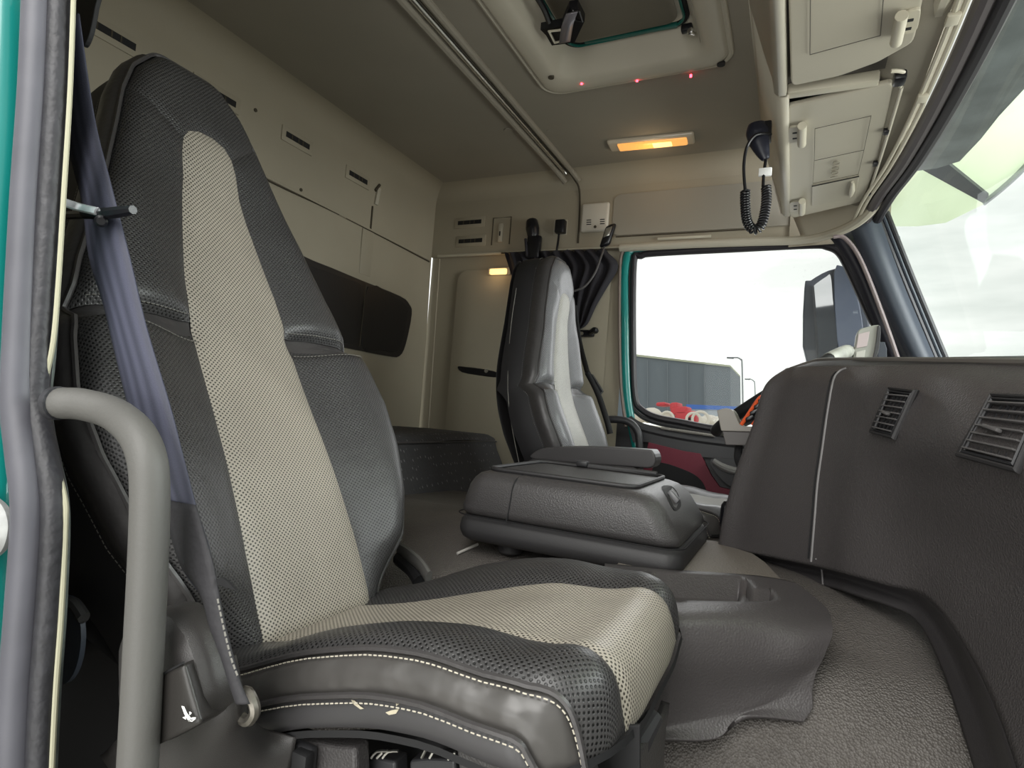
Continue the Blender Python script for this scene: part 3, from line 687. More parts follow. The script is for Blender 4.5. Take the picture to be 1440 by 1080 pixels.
MB().tube([at(705, 356, 'Y', 2.275), at(870, 350, 'Y', 2.275)], .004, 6).build('curtain_rail', SEAMM, t)
t = thing('coat_hook', 'black coat hook on the wall between the curtain and the driver door', 'hook', at(826, 468, 'Y', FY))
MB().rbox(at(822, 469, 'Y', FY-.02), (.085, 0, 0), (0, .03, 0), (0, 0, .028), .007).build('hook_base', BLK, t)
MB().tube([at(830, 468, 'Y', FY-.03), at(836, 464, 'Y', FY-.05), at(838, 466, 'Y', FY-.04)], .012, 10).build('hook_tip', BLK, t)
c = at(818, 469, 'Y', FY-.036); MB().cyl(c, c+V((0, -.004, 0)), .008, 12).build('hook_screw', ALU, t)
t = thing('bunk_lamp', 'small lit amber reading lamp on the far wall behind the far seat', 'lamp', at(702, 382, 'Y', FY))
MB().rbox(at(703, 382, 'Y', FY-.008), (.115, 0, .0), (0, .02, 0), (0, 0, .036), .008).build('lamp_base', LENS, t)
MB().rbox(at(701, 382, 'Y', FY-.018), (.085, 0, .0), (0, .02, 0), (0, 0, .026), .006).build('amber_lens', ORL2, t)
pl = bpy.data.lights.new('bunk_lamp_light', 'POINT'); pl.energy = .12; pl.color = (1, .65, .35); pl.shadow_soft_size = .03
o = bpy.data.objects.new('bunk_lamp_light', pl); COL.objects.link(o); o.parent = t; o.location = (0, -.08, -.02)
t = thing('wall_pocket_handle', 'slim black handle on the far wall left of the far seat', 'handle', at(670, 523, 'Y', FY))
patch('handle_grip', [(p.x, p.z) for p in [at(u, v, 'Y', FY) for u, v in spath2([(646, 516), (655, 516), (680, 519), (702, 524), (702, 531), (680, 529), (652, 524)], 3, True)]], lambda a, b: V((a, FY-.02, b)), BLK, t, .03, solid=.015, puff=(.006, .01), flip=False)
c = at(684, 521.5, 'Y', FY-.03); MB().cyl(c, c+V((0, -.004, 0)), .009, 12).build('handle_screw', ALU, t)

# ================================================================== BUNK
bk = thing('bunk_bed', 'charcoal fleck fabric bunk with a wire rail along its base, behind the seats', 'bunk', (-1.3, 1.3, -.9))
wr = Wrap([(RX+.10, .4), (-1.20, .4), (-1.20, 2.25), (RX+.10, 2.25)], .05, lambda a, b: (V((a, b, -.115)), V((0, 0, 1))), lambda a, b: -.004*math.sin(b*9))
# draw as ring and top: front face leans forward
def bunkmap(a, b):
    p = wr(a, b); 
    if p.z < -.165 and p.x > -1.3: p.x += (-.165-p.z)*.55
    return p
patch('mattress_top', rrect(RX+.03, -1.145, .36, 2.27, .02), bunkmap, FLECK, bk, .035, solid=0, flip=False)
patch('mattress_front', [(-1.145, .36), (-.90, .36), (-.90, 2.27), (-1.145, 2.27)], bunkmap, FLECK, bk, .03, puff=(.004, .01), flip=False)
MB().tube([bunkmap(-1.145, .4)+V((.001, 0, .001)), bunkmap(-1.145, 1.4)+V((.001, 0, .001)), bunkmap(-1.145, 2.27)+V((.001, 0, .001))], .0035, 6).build('mattress_piping', LEA, bk)
t = bk
MB().bb(RX+.02, -1.03, .32, 2.28, -.9, -.37, .01).build('base_box', DK, t)
MB().bb(-1.06, -1.01, .34, 2.27, -.405, -.375, .004).build('base_edge', PLAIN, t)
MB().tube([(-.995, .5, -.425), (-.995, 1.4, -.425), (-.995, 2.0, -.42)], .005, 8).build('wire_rail', ALU, t)
mb = MB()
for k in range(14):
    y = .9+k*.075; mb.tube([(-1.01, y, -.40), (-.985, y+.012, -.41), (-.985, y+.02, -.44), (-1.005, y+.03, -.45)], .003, 6, sub=4)
mb.build('rail_springs', DK, t)
# ================================================================== SEATS
def make_seat(label, yc, spine, tilt, shell_d, detailed, sp, qoff, wk=1.0, pk=1.0, sill=None):
    sx, sz = zip(*[(p[1], p[2]) for p in spine]); ss = [p[0] for p in spine]
    SP = [V(p) for p in spine]
    def sp_at(s):
        i = 0
        while i < len(SP)-2 and s > SP[i+1].x: i += 1
        a, b = SP[i], SP[i+1]; t = (s-a.x)/(b.x-a.x)
        p0 = SP[i-1] if i else a*2-b; p3 = SP[i+2] if i+2 < len(SP) else b*2-a
        if t < 0 or t > 1: q = a.lerp(b, t) if t < 0 else b+(b-a)*(t-1); return q
        return cr(p0, a, b, p3, t)
    def frame(a, s):
        p = sp_at(s); q = sp_at(s+.004); d = (q-p); d = V((d.y, 0, d.z)).normalized()
        return V((p.y, yc+a, p.z)), V((d.z, 0, -d.x))
    def bump(a, s):
        b = .034*sstep(.07, .17, abs(a)/wk)*sstep(.0, .08, s)*(1-sstep(.40, .44, s))
        b += .016*sstep(.06, .15, abs(a))*sstep(.40, .46, s)*(1-sstep(.6, .75, s))
        b += .012*sstep(.62, .74, s)
        b -= .012*math.exp(-((s-.425)/.016)**2)*sstep(.07, .1, abs(a))
        return b
    r = .042
    half = [(0, .115), (.04, .142), (.09, .172), (.16, .200), (.24, .219), (.31, .226), (.37, .219), (.42, .208), (.48, .192), (.54, .172), (.62, .147), (.70, .124), (.76, .108), (.80, .092), (.83, .068)]
    half = [(s_, h*wk) for s_, h in half]
    inner = [(h-r, s) for s, h in half]+[(-(h-r), s) for s, h in half[::-1]]
    top = .83
    inner = [(x, min(s, top)) for x, s in inner]
    w = Wrap(inner, r, frame, bump)
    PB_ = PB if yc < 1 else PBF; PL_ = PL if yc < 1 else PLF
    root = thing('cab_seat', label, 'seat', (spine[0][1]-.0, yc, -.62))
    back = MB(); # parts of the backrest
    dp = .045
    L = w.loop(dp, sp)
    right = sorted([p for p in L if p.x > 0 and p.y < top+.02], key=lambda p: p.y)
    def edge(s, side):   # outline x at height s
        best = min((p for p in L if p.x*side > 0), key=lambda p: abs(p.y-s)+(.0 if abs(p.x) > .03 else 1)); return best
    def outline(s0, s1, side):   # points on one side between heights
        pts = [p for p in L if p.x*side > 0 and s0 <= p.y <= s1 and (abs(p.x) > .055 or p.y > .8)]
        pts.sort(key=lambda p: p.y); return [(p.x, p.y) for p in pts]
    def ex(s, side):
        pts = [p for p in L if p.x*side > .05]; pts.sort(key=lambda p: p.y)
        for a, b in zip(pts, pts[1:]):
            if a.y <= s <= b.y: return a.x+(b.x-a.x)*(s-a.y)/max(1e-6, b.y-a.y)
        return pts[-1].x
    bot = min(p.y for p in L)
    # beige centre panel
    pw = lambda s: pk*(.086-.010*sstep(0, .42, s)-.030*sstep(.42, .70, s))+(1-pk)*.046*sstep(.60, .70, s)
    pe = [(pw(s), s) for s in [bot+.02, 0.02, .1, .2, .3, .42, .5, .58, .66]]
    cap = [(.0475, .70), (.043, .722), (.032, .738), (.012, .746), (-.012, .746), (-.032, .738), (-.043, .722), (-.0475, .70)]
    pan = pe+cap+[(-x, s) for x, s in pe[::-1]]
    br = thing_part = None
    patch('back_centre_panel', pan, w, PL_, root, sp, puff=(.0045, .006), flip=False)['label'] = 'beige perforated centre panel of the backrest'
    sc_ = .42
    for sd in (1, -1):
        E = lambda s0, s1: outline(s0, s1, sd)
        low = [(sd*pw(s), s) for s in (bot+.02, 0.02, .1, .2, .3, .36, sc_-.006)]
        el = [p for p in E(bot-.01, sc_-.016)][::-1]
        botp = [(p.x, p.y) for p in sorted([q for q in L if q.y < .03 and q.x*sd > .086 and q.x*sd < .15], key=lambda q: -abs(q.x))]
        poly = low+[(sd*abs(ex(sc_-.012, sd)), sc_-.012)]+el
        poly = [p for p in poly]
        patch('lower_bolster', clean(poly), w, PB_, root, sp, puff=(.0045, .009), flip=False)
        up = [(sd*pw(s), s) for s in (sc_+.012, .5, .58, .66)]+[(sd*.0475, .70), (sd*.043, .722)]
        eu = E(sc_+.016, .775)[::-1]
        poly = up+[(sd*abs(ex(.78, sd)), .78)]+eu+[(sd*abs(ex(sc_+.012, sd)), sc_+.012)]
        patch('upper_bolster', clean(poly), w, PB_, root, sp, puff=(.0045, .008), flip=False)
        # folded leather strip in the waist crease
        poly = [(sd*pw(sc_), sc_-.006), (sd*abs(ex(sc_, sd)), sc_-.012), (sd*abs(ex(sc_, sd)), sc_+.012), (sd*pw(sc_), sc_+.012)]
        patch('waist_crease', clean(poly), w, LEA, root, sp*.6, puff=(.004, .004), lift=-.002, flip=False)
        for ds in (-.020, .021):
            xs_ = abs(ex(sc_+ds, sd)); xs_ = min(xs_, .222)
            stitches('crease_stitching', [w(sd*(pw(sc_)+(xs_-pw(sc_))*k/14), sc_+ds)+frame(0, sc_)[1]*.0005 for k in range(15)], STID, root, r=.0006)
    hp = [(.043, .722), (abs(ex(.78, 1)), .78)]+[(p.x, p.y) for p in sorted([q for q in L if q.y > .782], key=lambda q: -q.x)]+[(-abs(ex(.78, -1)), .78), (-.043, .722), (-.032, .738), (-.012, .746), (.012, .746), (.032, .738)]
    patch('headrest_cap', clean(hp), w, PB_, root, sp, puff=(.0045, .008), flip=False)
    # piping, leather side band, shell, back
    MB().tube([w(p.x, p.y) for p in w.loop(dp, .012)], .0032, 6, closed=True, sub=1).build('front_piping', LEA, root)
    w.ring('side_band', dp, .095, LEA, root, sp*1.2, 5, puff=.006)
    stitches('side_stitching', [w(p.x, p.y)+V((0, 0, 0)) for p in w.loop(.099, .01)], STID, root, r=.0008)
    w.ring('back_side', .095, shell_d, SHELL, root, sp*1.2, 6, puff=.004)
    w.cap('back_cover', shell_d, PLAIN, root)
    if not detailed:   # plastic shell visible on the side facing the camera
        MB().tube([w(p[0], p[1]) + V((0, -.002, 0)) for p in [(-(.175+.215-.042), .12), (-(.17+.205-.042), .42), (-(.165+.145-.042), .62), (-(.155+.108-.042), .78)]], .0013, 6).build('shell_seam', STID, root)
    # ---------- cushion
    ct, st = math.cos(tilt), math.sin(tilt); q0x, q0z = spine[0][1]-.02+qoff, (-.297 if yc < 1 else -.258)
    D = .094; rr = .040; ih = .202-rr; iq = .43-rr
    def cframe(a, q): return V((q0x+q*ct, yc+a, q0z+q*st)), V((-st, 0, ct))
    def cbump(a, q):
        b = .024*sstep(.06, .15, abs(a))*(1-.5*sstep(.22, .36, q))*(.25+.75*sstep(.0, .17, q))
        b += .008*sstep(.05, .25, q)-.014*sstep(.28, .38, q)
        return b
    cw = Wrap([(ih-.015, -.05), (ih, .05), (ih, iq-.03), (ih-.01, iq-.012), (ih-.03, iq), (-(ih-.03), iq), (-(ih-.01), iq-.012), (-ih, iq-.03), (-ih, .05), (-(ih-.015), -.05)], rr, cframe, cbump)
    cx, cy = ih-.03, iq-.03
    def pt(d, ang):     # pattern point around the front corner (90 = straight ahead, 0 = sideways)
        a = math.radians(ang); return (cx+math.cos(a)*(d+.03), cy+math.sin(a)*(d+.03))
    pe = [(.082, -.03), (.080, .06), (.080, .14), (.084, .22), (.095, .30), (.106, iq), (.112, iq+.05), (.116, iq+.10), (.118, iq+D)]
    pan = pe+[(-x, y) for x, y in pe[::-1]]
    patch('cushion_centre_panel', pan, cw, PL_, root, sp, puff=(.004, .006), flip=True)['label'] = 'beige perforated centre panel of the seat cushion'
    for sd in (1, -1):
        f = lambda L_: [(sd*x, y) for x, y in L_]
        p1 = spath2([(ih+.028, -.03), (ih+.028, .06), (ih+.028, .16), (ih+.028, .25), (ih+.028, .31), pt(.029, 12), pt(.034, 30), pt(.048, 44), pt(.070, 50), pt(D, 52)], 4)
        p2 = spath2([(ih+.062, -.03), (ih+.064, .06), (ih+.066, .16), (ih+.066, .24), (ih+.066, .29), pt(.068, 8), pt(.078, 18), pt(D, 25)], 4)
        outer = [pt(D, a) for a in range(90, 52, -7)]
        perf_ = pe+[(.12, iq+D)]+outer+p1[::-1]
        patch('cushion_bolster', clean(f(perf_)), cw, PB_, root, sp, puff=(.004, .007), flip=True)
        upb = p1+[pt(D, 43), pt(D, 34)]+p2[::-1]
        patch('cushion_side_band', clean(f(upb)), cw, LEAS, root, sp, puff=(.005, .010), flip=True)
        lw = p2+[pt(D, 16), pt(D, 8), pt(D, 0), (ih+D, .2), (ih+D, .1), (ih+D, -.03)]
        patch('cushion_side_panel', clean(f(lw)), cw, LEASD, root, sp, puff=(.005, .010), flip=True)
        for nm, pp in (('cushion_piping', p1), ('cushion_piping', p2)):
            P3 = [cw(sd*x, y)+V((0, 0, 0)) for x, y in pp]
            MB().tube(P3, .0028, 6, sub=1).build(nm, LEA, root)
            qq = [(x+.0062, y+.001) for x, y in pp]
            stitches('cushion_stitching', [cw(sd*x, y) for x, y in qq], STI, root, step=.0054, ln=.0034, r=.0006)
    cw.ring('cushion_underside', D, D+.006, DK, root, .02, 1)
    return root, w, cw
nseat, nw, ncw = make_seat('large reclined black perforated leather seat with beige centre panels, beside the grey grab handle', .607,
    [(0, -.545, -.285), (.20, -.630, -.115), (.42, -.742, .074), (.64, -.842, .290), (.86, -.940, .520)], math.radians(14.5), .20, True, .011, .025, 1.15, 1.12)
fseat, fw, fcw = make_seat('upright black leather driver seat with glare painted grey, beyond the centre armrest box', 1.79,
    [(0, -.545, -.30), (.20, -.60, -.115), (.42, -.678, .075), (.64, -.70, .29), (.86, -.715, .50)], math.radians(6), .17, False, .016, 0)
# dust marks on the near cushion side
ncs = [o for o in nseat.children if o.name.startswith('cushion_side_panel')]
bv = [bvh_of(o) for o in ncs]
def hitn(u, v, lift=.001):
    best = None
    for b in bv:
        p, n, i, d = b.ray_cast(V((0, 0, 0)), ray(u, v))
        if p and (best is None or d < best[1]): best = (p, d, n)
    return None if best is None else best[0]+(best[2] if best[2].dot(ray(u, v)) < 0 else -best[2])*lift
for px in ([(495, 984), (500, 985), (508, 993), (513, 996), (508, 997), (498, 990)], [(543, 1001), (552, 998), (562, 997), (558, 1003), (548, 1005)], [(557, 982), (561, 981), (562, 990), (558, 993)], [(604, 995), (608, 994), (611, 997), (605, 998)]):
    P = [hitn(u, v) for u, v in px]
    if all(P): mesh('scuff_mark', P, [list(range(len(P)))], DIRT, nseat, False)

# plastic base under the near seat
t = nseat
bp = lambda u, v, y=.415: at(u, v, 'Y', y)
def bpoly(name, px, y, m, th=.02, sp=.02, puff=(0, .01)):
    pts = [at(u, v, 'Y', y) for u, v in px]
    return patch(name, [(p.x, p.z) for p in pts], lambda a, b: V((a, y, b)), m, t, sp, puff=puff, solid=th)
bpoly('side_panel', [(380, 1060), (388, 1032), (400, 1030), (430, 1042), (470, 1050), (500, 1052), (503, 1180), (330, 1180), (330, 1120)], .42, GRAIN2, puff=(.004, .008))
bpoly('side_panel', [(640, 1048), (700, 1056), (780, 1066), (828, 1078), (850, 1180), (655, 1180)], .44, GRAIN2, puff=(.004, .008))
bpoly('opening_back', [(400, 1030), (900, 1020), (900, 1250), (400, 1250)], .50, DK, th=.004)
bpoly('spring_box', [(508, 1068), (528, 1066), (556, 1072), (556, 1180), (508, 1180)], .45, HANDD, puff=(.003, .006))
bpoly('spring_box', [(575, 1070), (600, 1067), (640, 1069), (645, 1180), (577, 1180)], .45, HANDD, puff=(.003, .006))
for px in ([(522, 1066), (530, 1057), (545, 1056)], [(530, 1066), (538, 1058)], [(538, 1066), (546, 1057), (560, 1056)], [(593, 1066), (600, 1052)], [(604, 1066), (612, 1052)], [(630, 1068), (640, 1058)]):
    MB().tube([bp(u, v, .44) for u, v in px], .0012, 5, sub=2).build('spring_wire', ALU, t)
MB().rbox(bp(424, 1072, .413), (.028, 0, 0), (0, .012, 0), (0, 0, .034), .004).build('switch_frame', HANDD, t)
MB().rbox(bp(425, 1075, .406), (.018, 0, 0), (0, .012, 0), (0, 0, .024), .003).build('rocker_switch', DK, t)
# front face and sloped brace below cushion front
fv, ff, _, _ = surf([[at(835, 1110, 'Y', .47), at(880, 1062, 'Y', .55), at(920, 1008, 'Y', .66), at(930, 985, 'Y', .74)], [at(840, 1160, 'Y', .47), at(880, 1110, 'Y', .55), at(918, 1035, 'Y', .66), at(925, 1020, 'Y', .74)], [at(830, 1220, 'Y', .46), at(870, 1180, 'Y', .54), at(915, 1120, 'Y', .66), at(920, 1080, 'Y', .74)]], 4, 4)
mesh('front_panel', fv, ff, GRAIN2, t, solid=.01)
MB().tube([at(922, 1005, 'Y', .62), at(902, 1035, 'Y', .60), at(880, 1070, 'Y', .58), at(860, 1110, 'Y', .57)], [.008, .014, .016], 10).build('front_brace', HANDD, t)
# buckle stalk on far side of near seat
t = thing('buckle_stalk', 'grey rimmed buckle stalk between the near seat and the centre floor', 'buckle', at(585, 800, 'Y', .88))
MB().tube([at(603, 812, 'Y', .84), at(592, 795, 'Y', .86), at(575, 780, 'Y', .88), at(562, 772, 'Y', .9)], .012, 10, flat=.5).build('stalk_rim', HAND, t)
MB().tube([at(592, 818, 'Y', .86), at(580, 800, 'Y', .88), at(562, 785, 'Y', .9)], .014, 10).build('stalk_body', DK, t)

# ================================================================== BELT, RETRACTOR
bt = thing('seat_belt', 'slate blue seat belt webbing running down beside the near seat', 'seat belt', (-.45, .34, -.3))
Lp = [(80, 60), (97, 200), (117, 283), (127, 360), (147, 427), (163, 493), (183, 573), (205, 640), (230, 700), (253, 787), (283, 833)]
Rp = [(112, 20), (133, 163), (157, 260), (183, 360), (207, 460), (240, 570), (258, 640), (276, 710), (292, 760), (302, 800), (309, 837)]
def ribbon(name, L, R, y, m, parent, sub=5, th=.0016, ny=6):
    Y_ = y if hasattr(y, '__len__') else [y]*len(L)
    A = smooth_path([at(u, v, 'Y', yy) for (u, v), yy in zip(L, Y_)], sub); B = smooth_path([at(u, v, 'Y', yy) for (u, v), yy in zip(R, Y_)], sub)
    vs = []; uv = []
    for i, (a, b) in enumerate(zip(A, B)):
        for j in range(ny+1): vs.append(a.lerp(b, j/ny)+V((0, -.003*math.sin(math.pi*j/ny), 0))); uv.append((j/ny, i*.02))
    w_ = ny+1
    return mesh(name, vs, [[i*w_+j, i*w_+j+1, (i+1)*w_+j+1, (i+1)*w_+j] for i in range(len(A)-1) for j in range(ny)], m, parent, True, uv, solid=th)
ribbon('webbing', Lp, Rp, .325, BELT, bt)
ribbon('lower_webbing', [(230, 700), (253, 787), (283, 833), (297, 880), (312, 920), (325, 960), (333, 985)], [(276, 710), (300, 790), (309, 837), (320, 887), (331, 930), (340, 962), (352, 990)], .323, BELTD, bt)
stitches('belt_stitching', smooth_path([at(u, v, 'Y', .318) for u, v in [(306, 842), (314, 880), (325, 925), (336, 955)]], 6), STID, bt, step=.005, ln=.0035, r=.0008)
MB().prism([at(u, v, 'Y', .320) for u, v in [(304, 814), (312, 812), (320, 818), (333, 831), (318, 826), (306, 822)]], (0, .002, 0)).build('loose_flap', DK, bt)
t = thing('belt_anchor', 'worn steel belt anchor plate beside the cushion corner', 'anchor', at(345, 990, 'Y', .35))
MB().tube([at(u, v, 'Y', .348) for u, v in [(345, 972), (356, 988), (358, 1003), (349, 1014), (338, 1008), (334, 996)]], .0045, 8, closed=True, sub=4).build('anchor_loop', mat('worn steel', srgb(120, 116, 108), .35, .8, var=.4, vscale=80), t)
MB().tube([at(337, 1000, 'Y', .36), at(352, 1012, 'Y', .36)], .007, 8).build('anchor_foot', DK, t)
# belt height guide
t = thing('belt_guide', 'black belt guide with a bright metal arm on the door pillar', 'belt guide', at(140, 298, 'Y', .34))
MB().tube([at(86, 283, 'Y', .295), at(110, 291, 'Y', .305), at(136, 297, 'Y', .309)], .004, 8, flat=.6).build('metal_arm', mat('bright steel', (.85, .87, .9, 1), .25, .6), t)
MB().tube([at(120, 300, 'Y', .314), at(150, 300, 'Y', .314), at(175, 297, 'Y', .314), at(187, 295, 'Y', .314)], [.0055, .0055, .004], 8).build('guide_bar', BLK, t)
MB().cyl(at(142, 311, 'Y', .316), at(142, 311, 'Y', .309), .0055, 16, .002).build('guide_knob', BLK, t)
MB().tube([at(95, 303, 'Y', .35), at(120, 302, 'Y', .34)], .0045, 8).build('guide_root', BLK, t)
# upper belt anchor shape
t = thing('upper_belt_housing', 'dark belt anchor housing at the top of the near pillar', 'belt anchor', at(120, 30, 'Y', .4))
patch('housing', [(p.x, p.z) for p in [at(u, v, 'Y', .40) for u, v in spath2([(100, -20), (137, -20), (133, 10), (126, 45), (117, 64), (110, 55), (100, 40)], 4, True)]], lambda a, b: V((a, .40, b)), DK, t, .02, solid=.006)
# retractor cover
t = nseat
oc = [(152, 905), (165, 890), (215, 868), (255, 868), (283, 900), (303, 950), (312, 985), (300, 1002), (225, 1042), (170, 1050), (160, 980)]
def pl2(px, y): return [(p.x, p.z) for p in [at(u, v, 'Y', y) for u, v in px]]
yb = .305
innr = pl2([(158, 915), (178, 896), (208, 886), (226, 888), (244, 912), (256, 945), (266, 985), (258, 1000), (215, 1024), (180, 1034), (165, 980)], yb)
cwv = Wrap(innr, .014, lambda a, b: (V((a, yb+.012*sstep(-.47, -.52, a), b)), V((0, -1, 0))))
def rcm(a, b): return cwv(a, b)
cpoly = [(p.x, p.y) for p in cwv.loop(.012, .008)]
t = patch('side_cover', cpoly, cwv, GRAIN3, nseat, .009); t['label'] = 'black plastic side cover with a white seat symbol'
cwv.ring('cover_rim', .012, .040, GRAIN3, t, .01, 4)
fr3 = lambda L_: [at(u, v, 'Y', y) for u, v, y in L_]
fv, ff, _, _ = surf([fr3([(212, 959, .297), (240, 944, .2965), (258, 934, .298), (268, 929, .306), (282, 925, .320), (297, 922, .333)]),
    fr3([(212, 1005, .297), (245, 988, .2965), (268, 976, .298), (280, 970, .306), (294, 965, .320), (309, 958, .333)]),
    fr3([(212, 1053, .297), (252, 1033, .2965), (280, 1018, .298), (291, 1012, .306), (304, 1005, .320), (317, 994, .333)])], 5, 5)
mesh('lower_flap', fv, ff, mat('dark smooth flap', srgb(44, 42, 40), .38, bump=.2, bscale=500, bdist=.0005), t, True, solid=-.002)
MB().tube([at(u, v, 'Y', yb-.0085) for u, v in [(212, 957), (240, 942), (258, 932)]], .0010, 6).build('flap_gap', DK, t)
yi = yb-.0115

sym = MB()
for pl_ in ([(255, 993), (258, 994), (262, 1003), (269, 1012), (275, 1011), (270, 1015), (265, 1014), (259, 1004)], [(265, 1012), (270, 1009), (275, 1009), (274, 1011), (268, 1014.5), (265, 1014.5)], [(256.5, 1009), (261.5, 1007), (261, 1012)], [(266, 1001), (269, 1003), (266.5, 1006)]):
    sym.prism([at(u, v, 'Y', yi) for u, v in pl_], (0, .0006, 0))
sym.build('seat_symbol', WHT, t, smooth=False)
# shoulder base plastic around cover foot
t2 = nseat
fv, ff, _, _ = surf([[at(322, 925, 'Y', .35), at(335, 985, 'Y', .35), at(348, 1015, 'Y', .37), at(372, 1034, 'Y', .395), at(420, 1036, 'Y', .41)],
    [at(302, 935, 'Y', .335), at(312, 1000, 'Y', .335), at(325, 1040, 'Y', .35), at(365, 1062, 'Y', .38), at(410, 1060, 'Y', .405)],
    [at(215, 1000, 'Y', .34), at(225, 1050, 'Y', .335), at(260, 1085, 'Y', .34), at(330, 1110, 'Y', .37), at(400, 1110, 'Y', .40)],
    [at(150, 1060, 'Y', .38), at(200, 1120, 'Y', .35), at(240, 1150, 'Y', .35), at(320, 1170, 'Y', .37), at(400, 1170, 'Y', .40)]], 5, 5)
mesh('moulding_shell', fv, ff, GRAIN3, t2, solid=.006)
# round disc by the pillar
t = thing('seat_adjust_disc', 'round slate plastic disc low behind the door edge', 'knob', at(100, 900, 'Y', .36))
c = at(88, 900, 'Y', .37); sxy = V((1, 0, 0))
mb = MB(); nn = 28; ring0 = [(c+V((math.cos(a)*.033, 0, math.sin(a)*.046))) for a in [2*math.pi*i/nn for i in range(nn)]]
mb.prism(ring0, (0, .005, 0)); mb.build('disc_face', DISC, t, auto=30)
MB().tube([at(85, 845, 'Y', .372), at(103, 848, 'Y', .372), at(118, 868, 'Y', .372), at(112, 862, 'Y', .372)], .006, 8).build('disc_rim', mat('grey rim', srgb(50, 49, 49), .5), t)
# fabric flap with coloured threads behind the pillar
t = thing('hanging_cloth_flap', 'dark grey cloth flap with teal and crimson stitching behind the door pillar', 'cloth', at(105, 560, 'Y', .44))
def fl_(px, y, m, nm): 
    return patch(nm, pl2(px, y), lambda a, b: V((a, y, b)), m, t, .03, solid=.003)
fl_([(70, 380), (82, 410), (95, 470), (132, 668), (90, 672), (60, 660)], .445, FLAPM, 'cloth_back')
fl_([(66, 480), (80, 520), (90, 560), (109, 655), (108, 664), (85, 666), (60, 650)], .438, mat('lighter woven cloth', srgb(76, 72, 72), .8), 'cloth_front')
stitches('teal_stitching', smooth_path([at(u, v, 'Y', .434) for u, v in [(73, 500), (80, 545), (90, 595), (101, 662)]], 6), TST, t, step=.0035, ln=.003, r=.0007)
stitches('crimson_stitching', smooth_path([at(u, v, 'Y', .441) for u, v in [(82, 425), (90, 480), (105, 560), (125, 667)]], 6), RST, t, step=.0035, ln=.003, r=.0007)
fl_([(92, 672), (132, 668), (110, 683), (94, 690)], .44, FLAPM, 'cloth_fold')
# dark carpeted storage behind the seat base (closes the gap)
t = thing('rear_storage_box', 'dark fleck fabric storage box behind the near seat', 'box', (-1.0, .5, -.9))
MB().bb(-.98, -.80, .33, 1.1, -.88, -.34, .02, 3).build('box_body', FLECK, t)
# ================================================================== NEAR DOOR FRAME
fr = thing('door_frame', 'teal cab door edge with grey and black rubber seals at the left of the view', 'door frame', (-.6, .27, -.4))
def vt(name, px, y, r, m, n=12, flat=1.0):
    return MB().tube([at(u, v, 'Y', y) for u, v in px], r, n, sub=6, flat=flat).build(name, m, fr)
vt('painted_edge', [(8, -40), (4, 180), (-8, 360), (-16, 560), (-12, 700), (-22, 900), (-28, 1120)], .262, .021, TEAL, 16)
pts = [(56, -40), (50, 120), (40, 270), (34, 380), (28, 500), (26, 570), (34, 640), (42, 720), (34, 850), (24, 980), (18, 1120)]
vt('outer_seal', pts, .262, .0125, RUB, 16)
pts = [(84, -40), (80, 120), (71, 270), (62, 400), (55, 500), (51, 560), (56, 600), (66, 650), (76, 720), (70, 850), (60, 980), (54, 1120)]
vt('ribbed_seal', pts, .272, .0095, RUBD, 12)
pts = [(97, -40), (91, 120), (83, 270), (76, 400), (69, 500), (63, 560), (66, 600), (76, 650), (88, 720), (84, 850), (75, 980), (68, 1120)]
vt('seal_lip', [(u-5, v) for u, v in pts], .280, .0075, mat('mottled grey lip', srgb(96, 104, 100), .6, bump=.5, bscale=150, var=.3, vscale=90), 12)
pts = [(106.5, -40), (101, 120), (92, 270), (84, 400), (77, 480), (67, 535), (66, 590), (78, 640), (93, 700), (94, 740), (89, 850), (80, 980), (73, 1120)]
vt('cream_edge', [(u-2, v) for u, v in pts], .276, .0021, CREAM, 8)
# door striker
MB().tube([at(-20, 706, 'Y', .25), at(-3, 720, 'Y', .25), at(4, 740, 'Y', .25), at(-2, 764, 'Y', .25), at(-20, 780, 'Y', .25)], .0075, 8).build('door_striker', mat('worn white metal', srgb(178, 180, 178), .5, var=.2, vscale=80), fr)
# blanking behind the seals so nothing leaks
strip_pts = [at(u, v, 'Y', .30) for u, v in [(-60, -80), (98, -80), (75, 400), (60, 560), (80, 720), (62, 1160), (-60, 1160)]]
mesh('pillar_skin', strip_pts, [list(range(len(strip_pts)))], DK, fr, False)
gh = thing('grab_handle', 'thick grey grab handle curving down from the door pillar in the foreground', 'grab handle', at(200, 1000, 'Y', .29))
MB().tube([at(u, v, 'Y', y) for u, v, y in [(80, 567, .270), (92, 567, .273), (118, 569, .280), (158, 581, .288), (190, 607, .286), (207, 645, .285), (211, 700, .285), (208, 800, .285), (203, 900, .285), (198, 1000, .285), (191, 1130, .285)]], [.0128, .0135, .0135], 20, sub=6).build('handle_tube', HAND, gh)
MB().tube([at(77, 567, 'Y', .269), at(84, 567, 'Y', .270)], .0138, 16, sub=2).build('handle_collar', RUBD, gh)
